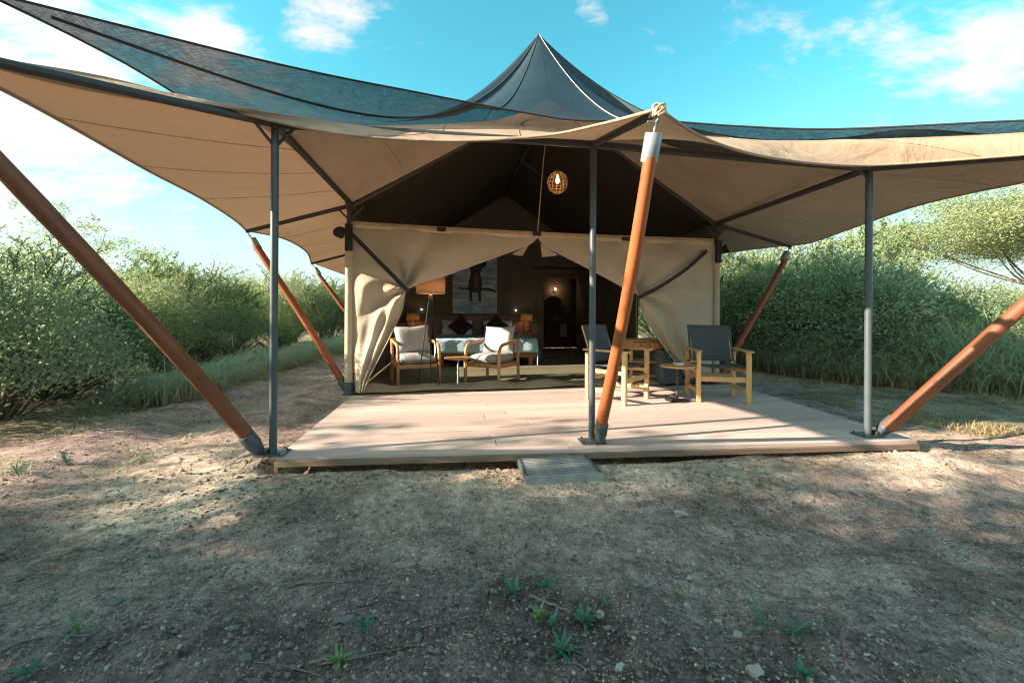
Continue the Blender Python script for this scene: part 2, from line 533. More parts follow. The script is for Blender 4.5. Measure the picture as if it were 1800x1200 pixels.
M = {}
M['soil'] = make_soil()
M['net'] = make_net()
M['net_hem'] = plain('net_hem', (0.03, 0.035, 0.042), rough=0.8)
M['seam'] = plain('pale_seam', (0.40, 0.42, 0.42), rough=0.8)
M['canopy'] = cloth('canopy_canvas', (0.44, 0.34, 0.255), (0.33, 0.25, 0.185), 0.13, (0.46, 0.28, 0.16), scale=1.3, wr=0.8, wscale=2.0, wdist=0.05, streak=(1, 2.2, 1))
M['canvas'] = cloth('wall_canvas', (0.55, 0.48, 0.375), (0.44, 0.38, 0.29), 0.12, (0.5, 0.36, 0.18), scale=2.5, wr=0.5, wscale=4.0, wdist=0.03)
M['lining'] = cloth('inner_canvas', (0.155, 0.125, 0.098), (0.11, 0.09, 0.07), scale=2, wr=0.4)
M['roof_shade'] = cloth('shaded_roof_canvas', (0.046, 0.034, 0.025), (0.032, 0.024, 0.018), scale=2, wr=.4)  # roof canvas coloured near black for the shade inside the tent
M['webbing'] = plain('pale_webbing', (0.62, 0.50, 0.34), rough=0.9)
M['black_strap'] = plain('black_strap', (0.018, 0.017, 0.018), rough=0.7)
M['steel'] = plain('grey_painted_steel', (0.072, 0.095, 0.112), (0.055, 0.074, 0.088), rough=0.42, scale=9, bmp=0.06, spec=0.5)
M['step_steel'] = plain('dusty_steel', (0.33, 0.345, 0.34), (0.19, 0.20, 0.20), rough=0.7, scale=14, bmp=0.1)
M['dark_steel'] = plain('dark_steel', (0.05, 0.048, 0.047), rough=0.5, scale=9, bmp=0.05)
M['zinc'] = plain('zinc_collar', (0.30, 0.36, 0.39), (0.22, 0.27, 0.30), rough=0.5, metal=0.25, scale=14)
M['log'] = wood('varnished_log', (0.36, 0.105, 0.030), (0.19, 0.050, 0.018), (9, 9, 0.8), 0.55, 2.2, 0.05, True)
M['shaded_red_log'] = wood('shaded_red_varnished_log', (0.25, 0.078, 0.032), (0.12, 0.036, 0.016), (9, 9, 0.8), 0.6, 2.2, 0.0, True)  # redder log wood, darkened for struts that show their shaded side
M['rope'] = plain('sisal_rope', (0.55, 0.42, 0.25), rough=0.9, scale=60)
M['plank'] = wood('deck_plank', (0.57, 0.465, 0.43), (0.41, 0.325, 0.295), (0.9, 16, 16), 0.72, 2.5)
M['fascia'] = wood('deck_edge_wood', (0.27, 0.195, 0.135), (0.15, 0.105, 0.075), (0.9, 16, 16), 0.8, 2.5)
M['oak'] = wood('oiled_wood', (0.50, 0.27, 0.115), (0.36, 0.175, 0.065), (12, 12, 1.2), 0.5, 2.5)
M['pale_oak'] = wood('pale_chair_wood', (0.66, 0.43, 0.20), (0.50, 0.30, 0.125), (12, 12, 1.2), 0.5, 2.5)
M['brown_wood'] = wood('brown_furniture_wood', (0.26, 0.115, 0.05), (0.15, 0.062, 0.028), (1.2, 10, 10), 0.45, 2.5)
M['slate_canvas'] = cloth('slate_canvas', (0.085, 0.105, 0.125), (0.066, 0.082, 0.098), scale=4, wr=0.25, wscale=5, wdist=0.012)
M['grey_cloth'] = cloth('grey_cushion', (0.37, 0.38, 0.39), (0.30, 0.31, 0.32), scale=5, wr=0.45, wscale=7, wdist=0.015)
M['white_cloth'] = cloth('white_linen', (0.68, 0.69, 0.70), (0.60, 0.61, 0.63), scale=3, wr=0.5, wscale=6, wdist=0.02)
M['blue_cloth'] = cloth('pale_blue_bedspread', (0.40, 0.57, 0.66), (0.33, 0.48, 0.57), scale=3, wr=0.5, wscale=5, wdist=0.02)
M['plum_cloth'] = cloth('plum_cushion', (0.060, 0.026, 0.028), (0.035, 0.016, 0.018), scale=4)
M['carpet'] = cloth('olive_mat', (0.165, 0.155, 0.10), (0.12, 0.112, 0.072), scale=6, wr=0.3, wscale=40, wdist=0.004)
M['shade'] = cloth('lamp_shade_cloth', (0.60, 0.46, 0.30), (0.5, 0.38, 0.24), 0.35, (0.7, 0.45, 0.2), scale=4, wr=0.1)
M['ceramic'] = plain('white_ceramic', (0.75, 0.75, 0.73), rough=0.25, bmp=0.0)
M['sky_paint'] = None
M['bulb'] = glow('lit_bulb', (1.0, 0.46, 0.10), 8.0)
M['glass'] = None
M['wicker'] = plain('wicker', (0.24, 0.14, 0.06), rough=0.7)
M['stone_dark'] = plain('clod_earth', (0.235, 0.184, 0.175), (0.127, 0.099, 0.094), rough=0.95, scale=9, bmp=0.5)
M['stone_pale'] = plain('pale_stone', (0.52, 0.47, 0.41), (0.30, 0.26, 0.225), rough=0.9, scale=12, bmp=0.4)
M['stone_slate'] = plain('slate_stone', (0.20, 0.195, 0.185), (0.13, 0.125, 0.118), rough=0.9, scale=10, bmp=0.4)
M['chip'] = plain('dry_chip', (0.50, 0.41, 0.31), (0.30, 0.23, 0.16), rough=0.9, scale=25)
M['twig'] = plain('dry_twig', (0.27, 0.215, 0.165), (0.15, 0.12, 0.095), rough=0.95, scale=25)
M['bark'] = plain('bark', (0.16, 0.125, 0.095), (0.08, 0.06, 0.045), rough=0.95, scale=14, bmp=0.6)
M['leaf_bush'] = leaf_mat('bush_leaf', [(0.0, (0.085, 0.155, 0.075)), (0.45, (0.22, 0.32, 0.13)), (0.8, (0.40, 0.45, 0.17)), (1.0, (0.60, 0.53, 0.15))], trans=.48)
M['leaf_pale'] = leaf_mat('acacia_leaf', [(0.0, (0.18, 0.25, 0.13)), (0.5, (0.32, 0.39, 0.20)), (1.0, (0.48, 0.48, 0.25))], trans=.48)
M['leaf_teal'] = leaf_mat('dark_leaf', [(0.0, (0.15, 0.24, 0.15)), (0.5, (0.31, 0.43, 0.25)), (1.0, (0.48, 0.53, 0.27))], trans=.48)
M['grass'] = leaf_mat('tall_grass_blade', [(0.0, (0.44, 0.35, 0.23)), (0.30, (0.42, 0.39, 0.24)), (0.5, (0.36, 0.43, 0.25)), (0.85, (0.34, 0.49, 0.30)), (1.0, (0.56, 0.58, 0.34))], trans=0.45)
M['weed_b'] = leaf_mat('yellowing_weed_leaf', [(0.0, (0.10, 0.22, 0.09)), (0.7, (0.17, 0.30, 0.11)), (1.0, (0.42, 0.36, 0.14))], trans=.25)
M['weed'] = leaf_mat('weed_leaf', [(0.0, (0.05, 0.17, 0.105)), (1.0, (0.12, 0.26, 0.16))], trans=0.25)
M['straw'] = leaf_mat('straw_grass', [(0.0, (0.30, 0.24, 0.13)), (0.6, (0.42, 0.35, 0.19)), (1.0, (0.16, 0.22, 0.10))], trans=0.3)

# ------------------------------------------------------------------ frame of the tent, from the pole feet seen in the photograph
PLb, PCb, PRb = G(480, 797), G(1040, 776), G(1525, 765)
JLb = G(617, 693)
JRb = Vector((3.07, 6.22, DECK))
U = (JRb - JLb).normalized()
D = Vector((-0.15, 0.989, 0)).normalized()
def up(p, h): return Vector((p.x, p.y, DECK + h))
PL, PC, PR = up(PLb, 2.46), up(PCb, 2.46), up(PRb, 2.36)
JL, JR = up(JLb, 2.45), up(JRb, 2.45)
APEX = up((JLb + JRb) / 2, 4.07)
def back(p, t): return p + D * t
TFL = P(-210, 58, 1.75); TFC = P(1157, 192, 2.30); TFR = P(2150, 245, 2.58)
TML = P(433, 405, 5.06); TMR = P(1390, 432, 6.46)
TBL = P(547, 462, 8.03)
BACK = 4.65                                    # depth of the bedroom
BLb, BRb = back(JLb, BACK), back(JRb, BACK)
SHADOW_DIR = Vector((0.95, 0.31, 0)).normalized()

# ------------------------------------------------------------------ ground
def axis(lo, hi, step, far):
    a = list(np.arange(lo, hi + 1e-6, step))
    s = step
    while a[-1] < far: s *= 1.25; a.append(a[-1] + s)
    s = step
    while a[0] > -far: s *= 1.25; a.insert(0, a[0] - s)
    return np.array(a)

FL, FR = G(485, 802), G(1613, 773)             # front corners of the deck
def sstep(a, b, x):
    t = np.clip((x - a) / (b - a), 0, 1); return t * t * (3 - 2 * t)
def ground_h(x, y):
    x, y = np.asarray(x, float), np.asarray(y, float)
    # distance in front of the deck edge
    k = (FR.y - FL.y) / (FR.x - FL.x)
    ef = (FL.y + k * (x - FL.x)) - y
    side = sstep(FL.x - 0.9, FL.x + 0.1, x) * (1 - sstep(FR.x - 0.3, FR.x + 0.9, x))
    inside = sstep(-0.15, 0.05, -ef) * sstep(FL.x - .2, FL.x + .05, x) * (1 - sstep(FR.x - 0.1, FR.x + 0.2, x)) * (1 - sstep(9, 12, y))
    h = 0.085 * side * sstep(-1.2, -0.1, -ef) * sstep(-0.6, 0.1, ef + .55)
    n = 0.050 * vnoise(x * 0.9, y * 0.9, 1) + 0.035 * vnoise(x * 2.3, y * 2.3, 2) + 0.020 * vnoise(x * 5.5, y * 5.5, 3) + 0.013 * vnoise(x * 13, y * 13, 4)
    loose = loose_at(x, y)
    n = n + loose * (0.05 * vnoise(x * 7, y * 7, 5) + 0.035 * vnoise(x * 17, y * 17, 6) + 0.02)
    h = h + n * (1 - 0.75 * inside) - 0.12 * inside
    # ruts left of the deck
    h = h + 0.03 * np.sin((x + 0.12 * y) * 5.0) * sstep(2.0, 4.0, y) * (1 - sstep(-2.4, -2.0, x)) * sstep(-5.5, -4.5, x)
    far = np.hypot(x, y - 4)
    h = h + 0.5 * vnoise(x * 0.03, y * 0.03, 9) * sstep(14, 40, far)
    return h
def loose_at(x, y):
    e = 1.95 - 0.18 * np.abs(x + 0.1) ** 1.3 + 0.5 * vnoise(x * 1.3, y * 1.3, 21) + .2 * vnoise(x * 4, y * 4, 22)
    return (1 - sstep(e - 0.22, e + 0.22, y)) * (1 - sstep(1.2, 2.1, x + 0.25 * vnoise(x * 3, y * 3, 23)))
def dust_at(x, y):
    k = (FR.y - FL.y) / (FR.x - FL.x)
    ef = (FL.y + k * (x - FL.x)) - y
    return (1 - sstep(0.25, 0.75, ef + 0.6 * vnoise(x * 1.7, y * 1.7, 31))) * sstep(-1.2, -0.4, ef) * (1 - sstep(4.0, 5.0, x)) * sstep(-3.4, -2.2, x)
def sod_at(x, y):
    lft = (1 - sstep(-4.9, -3.8, x + 0.9 * vnoise(x * 1.1, y * 1.1, 41))) * sstep(2.2, 3.2, y)
    rgt = sstep(4.1, 5.0, x + 0.8 * vnoise(x * 1.2, y * 1.2, 42)) * sstep(3.7, 4.3, y + .3 * vnoise(x * 2, y * 2, 43))
    return np.clip(lft + rgt, 0, 1)
xs = axis(-5.6, 6.2, 0.045, 900)
ys = axis(0.7, 7.0, 0.045, 900)
X, Y = np.meshgrid(xs, ys)
Z = ground_h(X, Y)
V = np.stack([X.ravel(), Y.ravel(), Z.ravel()], 1)
nx, ny = len(xs), len(ys)
ii = (np.arange(ny - 1)[:, None] * nx + np.arange(nx - 1)[None, :]).ravel()
F = np.stack([ii, ii + 1, ii + nx + 1, ii + nx], 1)
gm = np_mesh('ground', V, F, smooth=True)
for nm, fn in (('loose', loose_at), ('dust', dust_at), ('sod', sod_at)):
    at = gm.attributes.new(nm, 'FLOAT', 'POINT'); at.data.foreach_set('value', fn(X, Y).ravel().astype(np.float32))
gm.materials.append(M['soil'])
tag(obj('ground', gm, None), kind='structure')
def gz(x, y): return float(ground_h(np.array([x]), np.array([y]))[0])

# ------------------------------------------------------------------ deck
deck = thing('wooden_deck', 'low weathered plank deck in front of the tent', 'deck', (FL + FR) / 2 - Vector((0, 0, DECK)))
NPL = 17
DLb = JLb + U * 0.03 - D * 0.06
DRb = JRb + U * 0.28 - D * 0.06
for i in range(NPL):
    t0, t1 = i / NPL, (i + 1) / NPL
    a0, a1 = FL.lerp(DLb, t0), FL.lerp(DLb, t1)
    b0, b1 = FR.lerp(DRb, t0), FR.lerp(DRb, t1)
    gap = (a1 - a0).normalized() * 0.005
    cut = 0.28 + 0.44 * random.random()
    for (u0, u1) in ((0, cut - 0.0006), (cut + 0.0006, 1)):
        q = [a0.lerp(b0, u0) + gap, a0.lerp(b0, u1) + gap, a1.lerp(b1, u1) - gap, a1.lerp(b1, u0) - gap]
        c = sum(q, Vector()) / 4
        rz = math.atan2(q[1].y - q[0].y, q[1].x - q[0].x)
        Mi = (Matrix.Translation(c) @ Matrix.Rotation(rz, 4, 'Z')).inverted()
        l = [Mi @ p for p in q]
        dz = random.uniform(-0.0015, 0.0015)
        ch = 0.004
        cen = sum(l, Vector()) / 4
        ins = [p + Vector((-math.copysign(ch, p.x), -math.copysign(ch, p.y), 0)) for p in l]
        vs = [p + Vector((0, 0, dz)) for p in ins] + [p + Vector((0, 0, dz - ch)) for p in l] + [p + Vector((0, 0, -0.03)) for p in l]
        fs = [(0, 1, 2, 3)] + [(4 + k, 4 + (k + 1) % 4, (k + 1) % 4, k) for k in range(4)] + [(8 + k, 8 + (k + 1) % 4, 4 + (k + 1) % 4, 4 + k) for k in range(4)] + [(11, 10, 9, 8)]
        o = obj('plank', MB().add(vs, fs), M['plank'], deck)
        o.matrix_parent_inverse = deck.matrix_basis.inverted()
        o.location = c; o.rotation_euler = (0, 0, rz)
e = (FR - FL).normalized(); nrm = Vector((e.y, -e.x, 0))
zz = Vector((0, 0, 1))
for (a, b, w, h, z) in ((FL, FL.lerp(FR, 0.5), .028, .045, -.053), (FL.lerp(FR, 0.5003), FR, .028, .045, -.053)):
    obj('fascia_board', MB().bar(a + nrm * 0.004 + zz * z, b + nrm * 0.004 + zz * z, h, w, up=nrm, bev=.003), M['fascia'], deck, world=True)
for a, b in ((FL, DLb), (FR, DRb)):
    obj('side_board', MB().bar(a + zz * -.075, b + zz * -.075, .085, .026, up=U), M['fascia'], deck, world=True)
for i in range(7):
    a = FL.lerp(FR, (i + .5) / 7) + D * 0.05; b = DLb.lerp(DRb, (i + .5) / 7)
    obj('joist', MB().bar(a + zz * -.07, b + zz * -.07, .045, .075, up=zz), M['fascia'], deck, world=True)

# grating step on the ground in front of the deck
g0, g1, g2, g3 = G(916, 809, .075), G(1030, 804, .075), G(1048, 838, .075), G(926, 846, .075)
gc = (g0 + g1 + g2 + g3) / 4
grt = thing('grating_step', 'ridged grey metal grating lying as a step before the deck', 'step', Vector((gc.x, gc.y, 0.05)), math.atan2(g1.y - g0.y, g1.x - g0.x))
gw, gd = (g1 - g0).length * 1.02, (g0 - g3).length
for s_ in (-1, 1):
    obj('frame_bar', MB().box((0, s_ * gd / 2, 0.028), (gw + .02, 0.018, 0.06), bev=.003), M['step_steel'], grt)
    obj('frame_bar', MB().box((s_ * gw / 2, 0, 0.028), (0.018, gd - .02, 0.06), bev=.003), M['steel'], grt)
slat = MB().box((0, 0, 0), (gw - 0.02, 0.010, 0.03), bev=.002).mesh('slat')
slat.materials.append(M['step_steel'])
ns = 12
for k in range(ns):
    obj('slat', slat, None, grt, loc=(0, -gd / 2 + gd * (k + 1) / (ns + 1), 0.038))
for k in range(4):
    obj('cross_rod', MB().tube([(-gw / 2 + gw * (k + .5) / 4, -gd / 2, .022), (-gw / 2 + gw * (k + .5) / 4, gd / 2, .022)], .004, 6), M['steel'], grt)

# ------------------------------------------------------------------ steel poles
def pole(label, base, top, r=0.027, braces=(), foot=True, cat='pole'):
    t = thing('steel_pole', label, cat, base, 0, 'grey steel poles along the front of the canopy')
    b, p = Vector(base), Vector(top)
    obj('shaft', MB().tube([b + zz * 0.002, b.lerp(p, .5), p], r, 16), M['steel'], t, world=True, auto=40)
    obj('base_plate', MB().box(b + zz * 0.005, (0.2, 0.16, 0.01), R(8), .002), M['steel'], t, world=True)
    for bo in ((-.075, -.055), (.075, -.055), (.075, .055), (-.075, .055)):
        obj('bolt', MB().lathe([(.009, 0), (.009, .012), (.005, .016)], b + Vector((bo[0], bo[1], .009)), 6), M['dark_steel'], t, world=True)
    for (q, dn) in braces:
        obj('brace', MB().tube([p - zz * dn, Vector(q)], 0.012, 8), M['dark_steel'], t, world=True, auto=40)
    obj('cap', MB().lathe([(r * 1.15, 0), (r * 1.15, .05), (r * .6, .06)], p - zz * .03, 14), M['dark_steel'], t, world=True, auto=40)
    return t
eL = (PC - PL).normalized(); eR = (PR - PC).normalized()
hipL, hipR = (TFL - PL).normalized(), (TFR - PR).normalized()
pole('grey steel pole at the deck corner beside the squared red strut', PLb, PL, braces=((PL + eL * .16 - zz * .02, .2), (PL + hipL * .16 - zz * .02, .2)))
pole('grey steel pole standing behind the leaning orange strut', PCb, PC, braces=())
pole('grey steel pole on the deck corner beyond the armed chairs', PRb, PR, braces=((PR - eR * .12 - zz * .01, .13),))

# ------------------------------------------------------------------ roof frame
frame = thing('roof_frame', 'dark steel beams carrying the tan canopy', 'roof frame', (PLb + JRb) / 2)
def beam(a, b, r=0.028, nm='beam'):
    d = (Vector(b) - Vector(a)).normalized()
    o = obj(nm, MB().tube([Vector(a), Vector(b)], r, 10), M['dark_steel'], frame, world=True, auto=40)
off = zz * -0.03
for a, b in ((PL, PC), (PC, PR)): beam(a + off, b + off, .03)
for a, b in ((PL, JL), (PR, JR)): beam(a + off, b + off, .03)
for a, b in ((JL, APEX), (JR, APEX)): beam(a + off, b + off, .03)
beam(APEX + off * 1.2, back(APEX, BACK + 2.6) + off * 1.2, .03, 'ridge_beam')
for j in (JL, JR):
    beam(j + off, back(j, BACK + 2.6) + off, .028)
for a, b in ((PC, TFC), (JL, TML), (JR, TMR), (back(JL, 3.0), TBL)):
    beam(a + off, Vector(b) - zz * .012, .026, 'outrigger')
for a, b in ((PL, TFL), (PR, TFR)):
    beam(a + off, Vector(b) - zz * .015, .026, 'outrigger')
for t_ in (2.3, BACK):
    for j in (JL, JR):
        beam(back(j, t_) + off, back(APEX, t_) + off, .024, 'rafter')

# ------------------------------------------------------------------ canopy
canopy = thing('canopy', 'tan canvas canopy stretched in scalloped curves over the deck', 'canopy', (PLb + JRb) / 2 + zz * 2.3)
def panel(rows, label=None, mat=None, seams=(.25, .5, .75)):
    for q in seams:
        i = int(round(q * (len(rows[0]) - 1)))
        obj('seam', MB().tube([r[i] for r in rows], .0045, 5), mat or M['canopy'], canopy, world=True, auto=True)
    return obj('panel', MB().grid(rows), mat or M['canopy'], canopy, world=True, auto=True, label=label)
n1, n2 = 49, 17
front_l = catmull([TFL, P(0, 106, 2.15), P(200, 141, 2.5), P(430, 201, 2.84), P(600, 236, 2.93), P(780, 248, 2.97), P(950, 239, 2.83), P(1050, 220, 2.62), TFC], n1)
front_r = catmull([TFC, P(1232, 240, 2.6), P(1310, 268, 2.93), P(1400, 284, 3.2), P(1500, 291, 3.36), P(1600, 287, 3.3), P(1800, 272, 3.0), P(1980, 258, 2.78), TFR], n1)
side_l = catmull([TFL, P(0, 156, 2.2), P(130, 226, 2.75), P(260, 300, 3.5), P(350, 347, 4.2), P(410, 385, 4.75), TML], n1)
side_r = catmull([TFR, P(1800, 320, 3.4), P(1700, 340, 3.85), P(1600, 365, 4.5), P(1500, 400, 5.5), P(1430, 425, 6.1), TMR], n1)
mid_l = catmull([TML, P(500, 420, 5.9), P(538, 442, 7.0), TBL], n1)
mid_r = [TMR.lerp(back(TMR, 3.0), k / (n1 - 1)) - U * 0.5 * (4 * (k / (n1 - 1)) * (1 - k / (n1 - 1))) for k in range(n1)]
def seg(a, b, n, sag=0.0): return line(a, b, n, sag)
PRm = PR + zz * .15
eav_l, eav_r = seg(PL, PC, n1, 0.0), seg(PC, PRm, n1, -.045)
TBR = back(TMR, 3.0)
panel(coons(front_l, eav_l, seg(TFL, PL, n2), seg(TFC, PC, n2), 0.02))
panel(coons(front_r, eav_r, seg(TFC, PC, n2), seg(TFR, PRm, n2, -.09), 0.0))
panel(coons(eav_l, seg(JL, APEX, n1, .03), seg(PL, JL, n2), seg(PC, APEX, n2, -.02), -0.13, True))
panel(coons(eav_r, seg(APEX, JR, n1, .03), seg(PC, APEX, n2, -.03), seg(PRm, JR, n2), -0.10, True))
panel(coons(side_l, seg(PL, JL, n1), seg(TFL, PL, n2), seg(TML, JL, n2), 0.03))
panel(coons(side_r, seg(PRm, JR, n1), seg(TFR, PRm, n2, -.09), seg(TMR, JR, n2), 0.03))
panel(coons(mid_l, seg(JL, back(JL, 3), n1), seg(TML, JL, n2), seg(TBL, back(JL, 3), n2), 0.03))
panel(coons(mid_r, seg(JR, back(JR, 3), n1), seg(TMR, JR, n2), seg(TBR, back(JR, 3), n2), 0.03))
RL = BACK + 2.6
panel(coons(seg(JL, back(JL, RL), n1), seg(APEX, back(APEX, RL), n1), seg(JL, APEX, n2, .03), seg(back(JL, RL), back(APEX, RL), n2, .03), 0.05), 'roof panel darkened for the shade inside', M['roof_shade'])
panel(coons(seg(JR, back(JR, RL), n1), seg(APEX, back(APEX, RL), n1), seg(JR, APEX, n2, .03), seg(back(JR, RL), back(APEX, RL), n2, .03), 0.05), 'roof panel darkened for the shade inside', M['roof_shade'])
for tip, bl in ((TBL, -1), (TBR, 1)):
    j = JL if bl < 0 else JR
    e2 = back(tip, RL - 3)
    panel(coons(seg(tip, e2, n1, .0), seg(back(j, 3), back(j, RL), n1), seg(tip, back(j, 3), n2), seg(e2, back(j, RL), n2), .03))
for c in (front_l, front_r, side_l, side_r, mid_l):
    obj('hem', MB().tube(c, 0.011, 6), M['canopy'], canopy, world=True, auto=True)
# knotted rope at the front tip
kn = MB()
for k in range(3):
    ring = [TFC + Vector((math.cos(a) * .035, math.sin(a) * .02, math.sin(a + k) * .035 - .01)) + Vector((random.uniform(-.01, .01), -.015, random.uniform(-.01, .01))) for a in np.linspace(0, 6.28, 14)]
    kn.tube(ring, .008, 6)
obj('rope_knot', kn, M['rope'], canopy, world=True, auto=True)

# ------------------------------------------------------------------ shade net fly with its pointed peak
net = thing('shade_net', 'dark blue shade net rising to a pointed peak above the canopy', 'shade net', APEX)
PEAK = P(947, 60, 5.72)
NFL = P(-40, -18, 2.2); NFR = P(2250, 196, 2.7)
NBL, NBR = Vector((-3.7, 9.2, 2.95)), Vector((4.9, 10.2, 2.95))
nn_ = 41
b_front = catmull([NFL, P(200, 42, 2.5), P(450, 104, 2.85), P(600, 137, 3.05), P(720, 160, 3.2), P(807, 177, 3.3), P(933, 200, 3.4), P(1017, 212, 3.45), P(1150, 212, 3.5), P(1300, 222, 3.5), P(1470, 227, 3.4), P(1800, 212, 3.0), NFR], nn_)
b_left = catmull([NFL, P(150, 75, 2.6), P(300, 160, 3.25), Vector((-2.5, 5.0, 2.80)), Vector((-2.7, 7.0, 2.85)), NBL], nn_)
b_right = catmull([NFR, P(1800, 237, 3.5), P(1480, 252, 4.3), Vector((4.0, 7.5, 2.85)), NBR], nn_)
RMID = back(APEX, 2.7) + Vector((0, 0, .28))
b_back = catmull([NBL, NBL.lerp(RMID, .5) + Vector((0, -.15, .12)), RMID, NBR.lerp(RMID, .5) + Vector((0, -.15, .12)), NBR], nn_)
def fan(curve, label, ends, mid, pk=.5, sh=1.1, ends2=None):
    rows = []
    m = 22
    for j in range(m):
        v = (j / (m - 1)) ** 1.15
        row = []
        for i, p in enumerate(curve):
            u = i / (len(curve) - 1)
            en = ends + ((ends2 or ends) - ends) * u
            pw = en + (mid - en) * max(0, math.sin(math.pi * min(1, u / (2 * pk) if u < pk else .5 + (u - pk) / (2 * (1 - pk))))) ** sh
            q = PEAK.lerp(p, v)
            q.z = p.z + (PEAK.z - p.z) * (1 - v) ** pw
            row.append(q)
        rows.append(row)
    obj('net_panel', MB().grid(rows), M['net'], net, world=True, auto=True, label=label)
    return rows
fr_rows = fan(b_front, 'net panel facing the deck', 3.6, 1.2, .44, 1.9); fan(b_left, None, 3.6, 1.55, .5, 1.1, 2.5); fan(b_right, None, 3.6, 1.55, .5, 1.1, 2.5); fan(b_back, None, 2.5, 1.2)
for c in (b_front, b_left, b_right, b_back):
    obj('hem', MB().tube(c, 0.008, 6), M['net_hem'], net, world=True, auto=True)
def netseam(i, mat, r=0.008, lift=0.004):
    obj('seam', MB().tube([row[i] + zz * lift + Vector((0, -lift, 0)) for row in fr_rows[:-1]], r, 6), mat, net, world=True, auto=True)
netseam(int(nn_ * .50), M['seam'], .005)
netseam(int(nn_ * .36), M['net_hem'], .006)
netseam(0, M['net_hem'], .011, -.004); netseam(nn_ - 1, M['net_hem'], .011, -.004)
obj('mast', MB().tube([APEX, PEAK - zz * .02], [.03, .015], 10), M['dark_steel'], net, world=True, auto=40)

# ------------------------------------------------------------------ leaning wooden struts
def strut(label, base, tip, r, lo=0.10, hi=0.12, group='leaning wooden struts under the canopy tips', collar=0.15, lm='log'):
    base, tip = Vector(base), Vector(tip)
    t = thing('wooden_strut', label, 'strut', base, 0, group)
    d = (tip - base).normalized(); L = (tip - base).length
    # log built along its own z so the grain runs along it
    nseg = 22
    a, b = lo, L - hi - collar * .8
    pts, rs = [], []
    side = d.orthogonal().normalized(); s2 = d.cross(side)
    ph = random.random() * 6
    for k in range(nseg + 1):
        z = a + (b - a) * k / nseg
        pts.append(Vector((.018 * math.sin(z * 1.7 + ph), .018 * math.cos(z * 1.3 + ph), z)))
        rs.append(r * (1.05 - 0.12 * k / nseg + 0.03 * math.sin(z * 5 + ph) + random.uniform(-.015, .015)))
    q = d.to_track_quat('Z', 'Y')
    o = obj('log', MB().tube(pts, rs, 18), M[lm], t, auto=40); o.rotation_mode = 'QUATERNION'; o.rotation_quaternion = q
    def loc(nm, mb, mat):
        o = obj(nm, mb, mat, t, auto=40); o.rotation_mode = 'QUATERNION'; o.rotation_quaternion = q
        return o
    loc('collar', MB().lathe([(r * 1.1, 0), (r * 1.14, .006), (r * 1.14, collar - .006), (r * 1.06, collar)], (0, 0, L - hi - collar), 20), M['zinc'])
    loc('foot_socket', MB().lathe([(r * .5, .02), (r * .9, lo * .45), (r * 1.1, lo), (r * 1.1, lo + .1), (r * 1.03, lo + .104)], (0, 0, 0), 18), M['steel'])
    loc('hook', MB().tube([(0, 0, L - hi - .01), (0, 0, L - hi * .55), (.012, 0, L - hi * .4), (0, 0, L - hi * .2), (0, 0, L - .01)], .007, 8), M['zinc'])
    loc('pin', MB().tube([(-.05, 0, L - hi * .55), (.02, 0, L - hi * .55)], .005, 6), M['zinc'])
    obj('hinge_plate', MB().box(base + zz * .02, (.09, .07, .04), R(10), .004), M['dark_steel'], t, world=True)
    return t
strut('thick red log strut leaning outward beside the cracked rutted track', PLb + Vector((-.07, -.015, 0)), TFL, .047, lm='shaded_red_log')
strut('orange log strut leaning forward beside the middle steel pole', PCb + Vector((.05, -.05, 0)), TFC, .043, collar=.16)
strut('red brown log strut leaning out over the dry grass', PRb + Vector((.10, .02, 0)), TFR, .048, lm='shaded_red_log')
strut('orange log strut propping the canopy beside the left canvas corner post', JLb + Vector((-.03, .02, 0)), TML, .042)
strut('thin red log strut seen farthest back beside the left tent corner', back(JLb, 3.0) + Vector((-.05, 0, -.02)), TBL, .040, lm='shaded_red_log')
strut('dark red log strut behind the slate chair at the tent corner', JRb + Vector((.05, 0, -.02)), TMR, .045, lm='shaded_red_log')

# ------------------------------------------------------------------ tent walls
WH = 2.2                                           # height of the front wall
wall = thing('front_wall', 'cream canvas front wall with its door flaps tied back', 'tent wall', (JLb + JRb) / 2)
WL, WR = JLb + U * 0.05, JRb - U * 0.02
CTR = P(944, 417, (JLb.y + JRb.y) / 2)
topL, topR = P(613, 390, JLb.y), P(1253, 421, JRb.y)
topC = P(943, 411, (JLb.y + JRb.y) / 2)
nrmF = Vector((U.y, -U.x, 0))                       # toward the camera

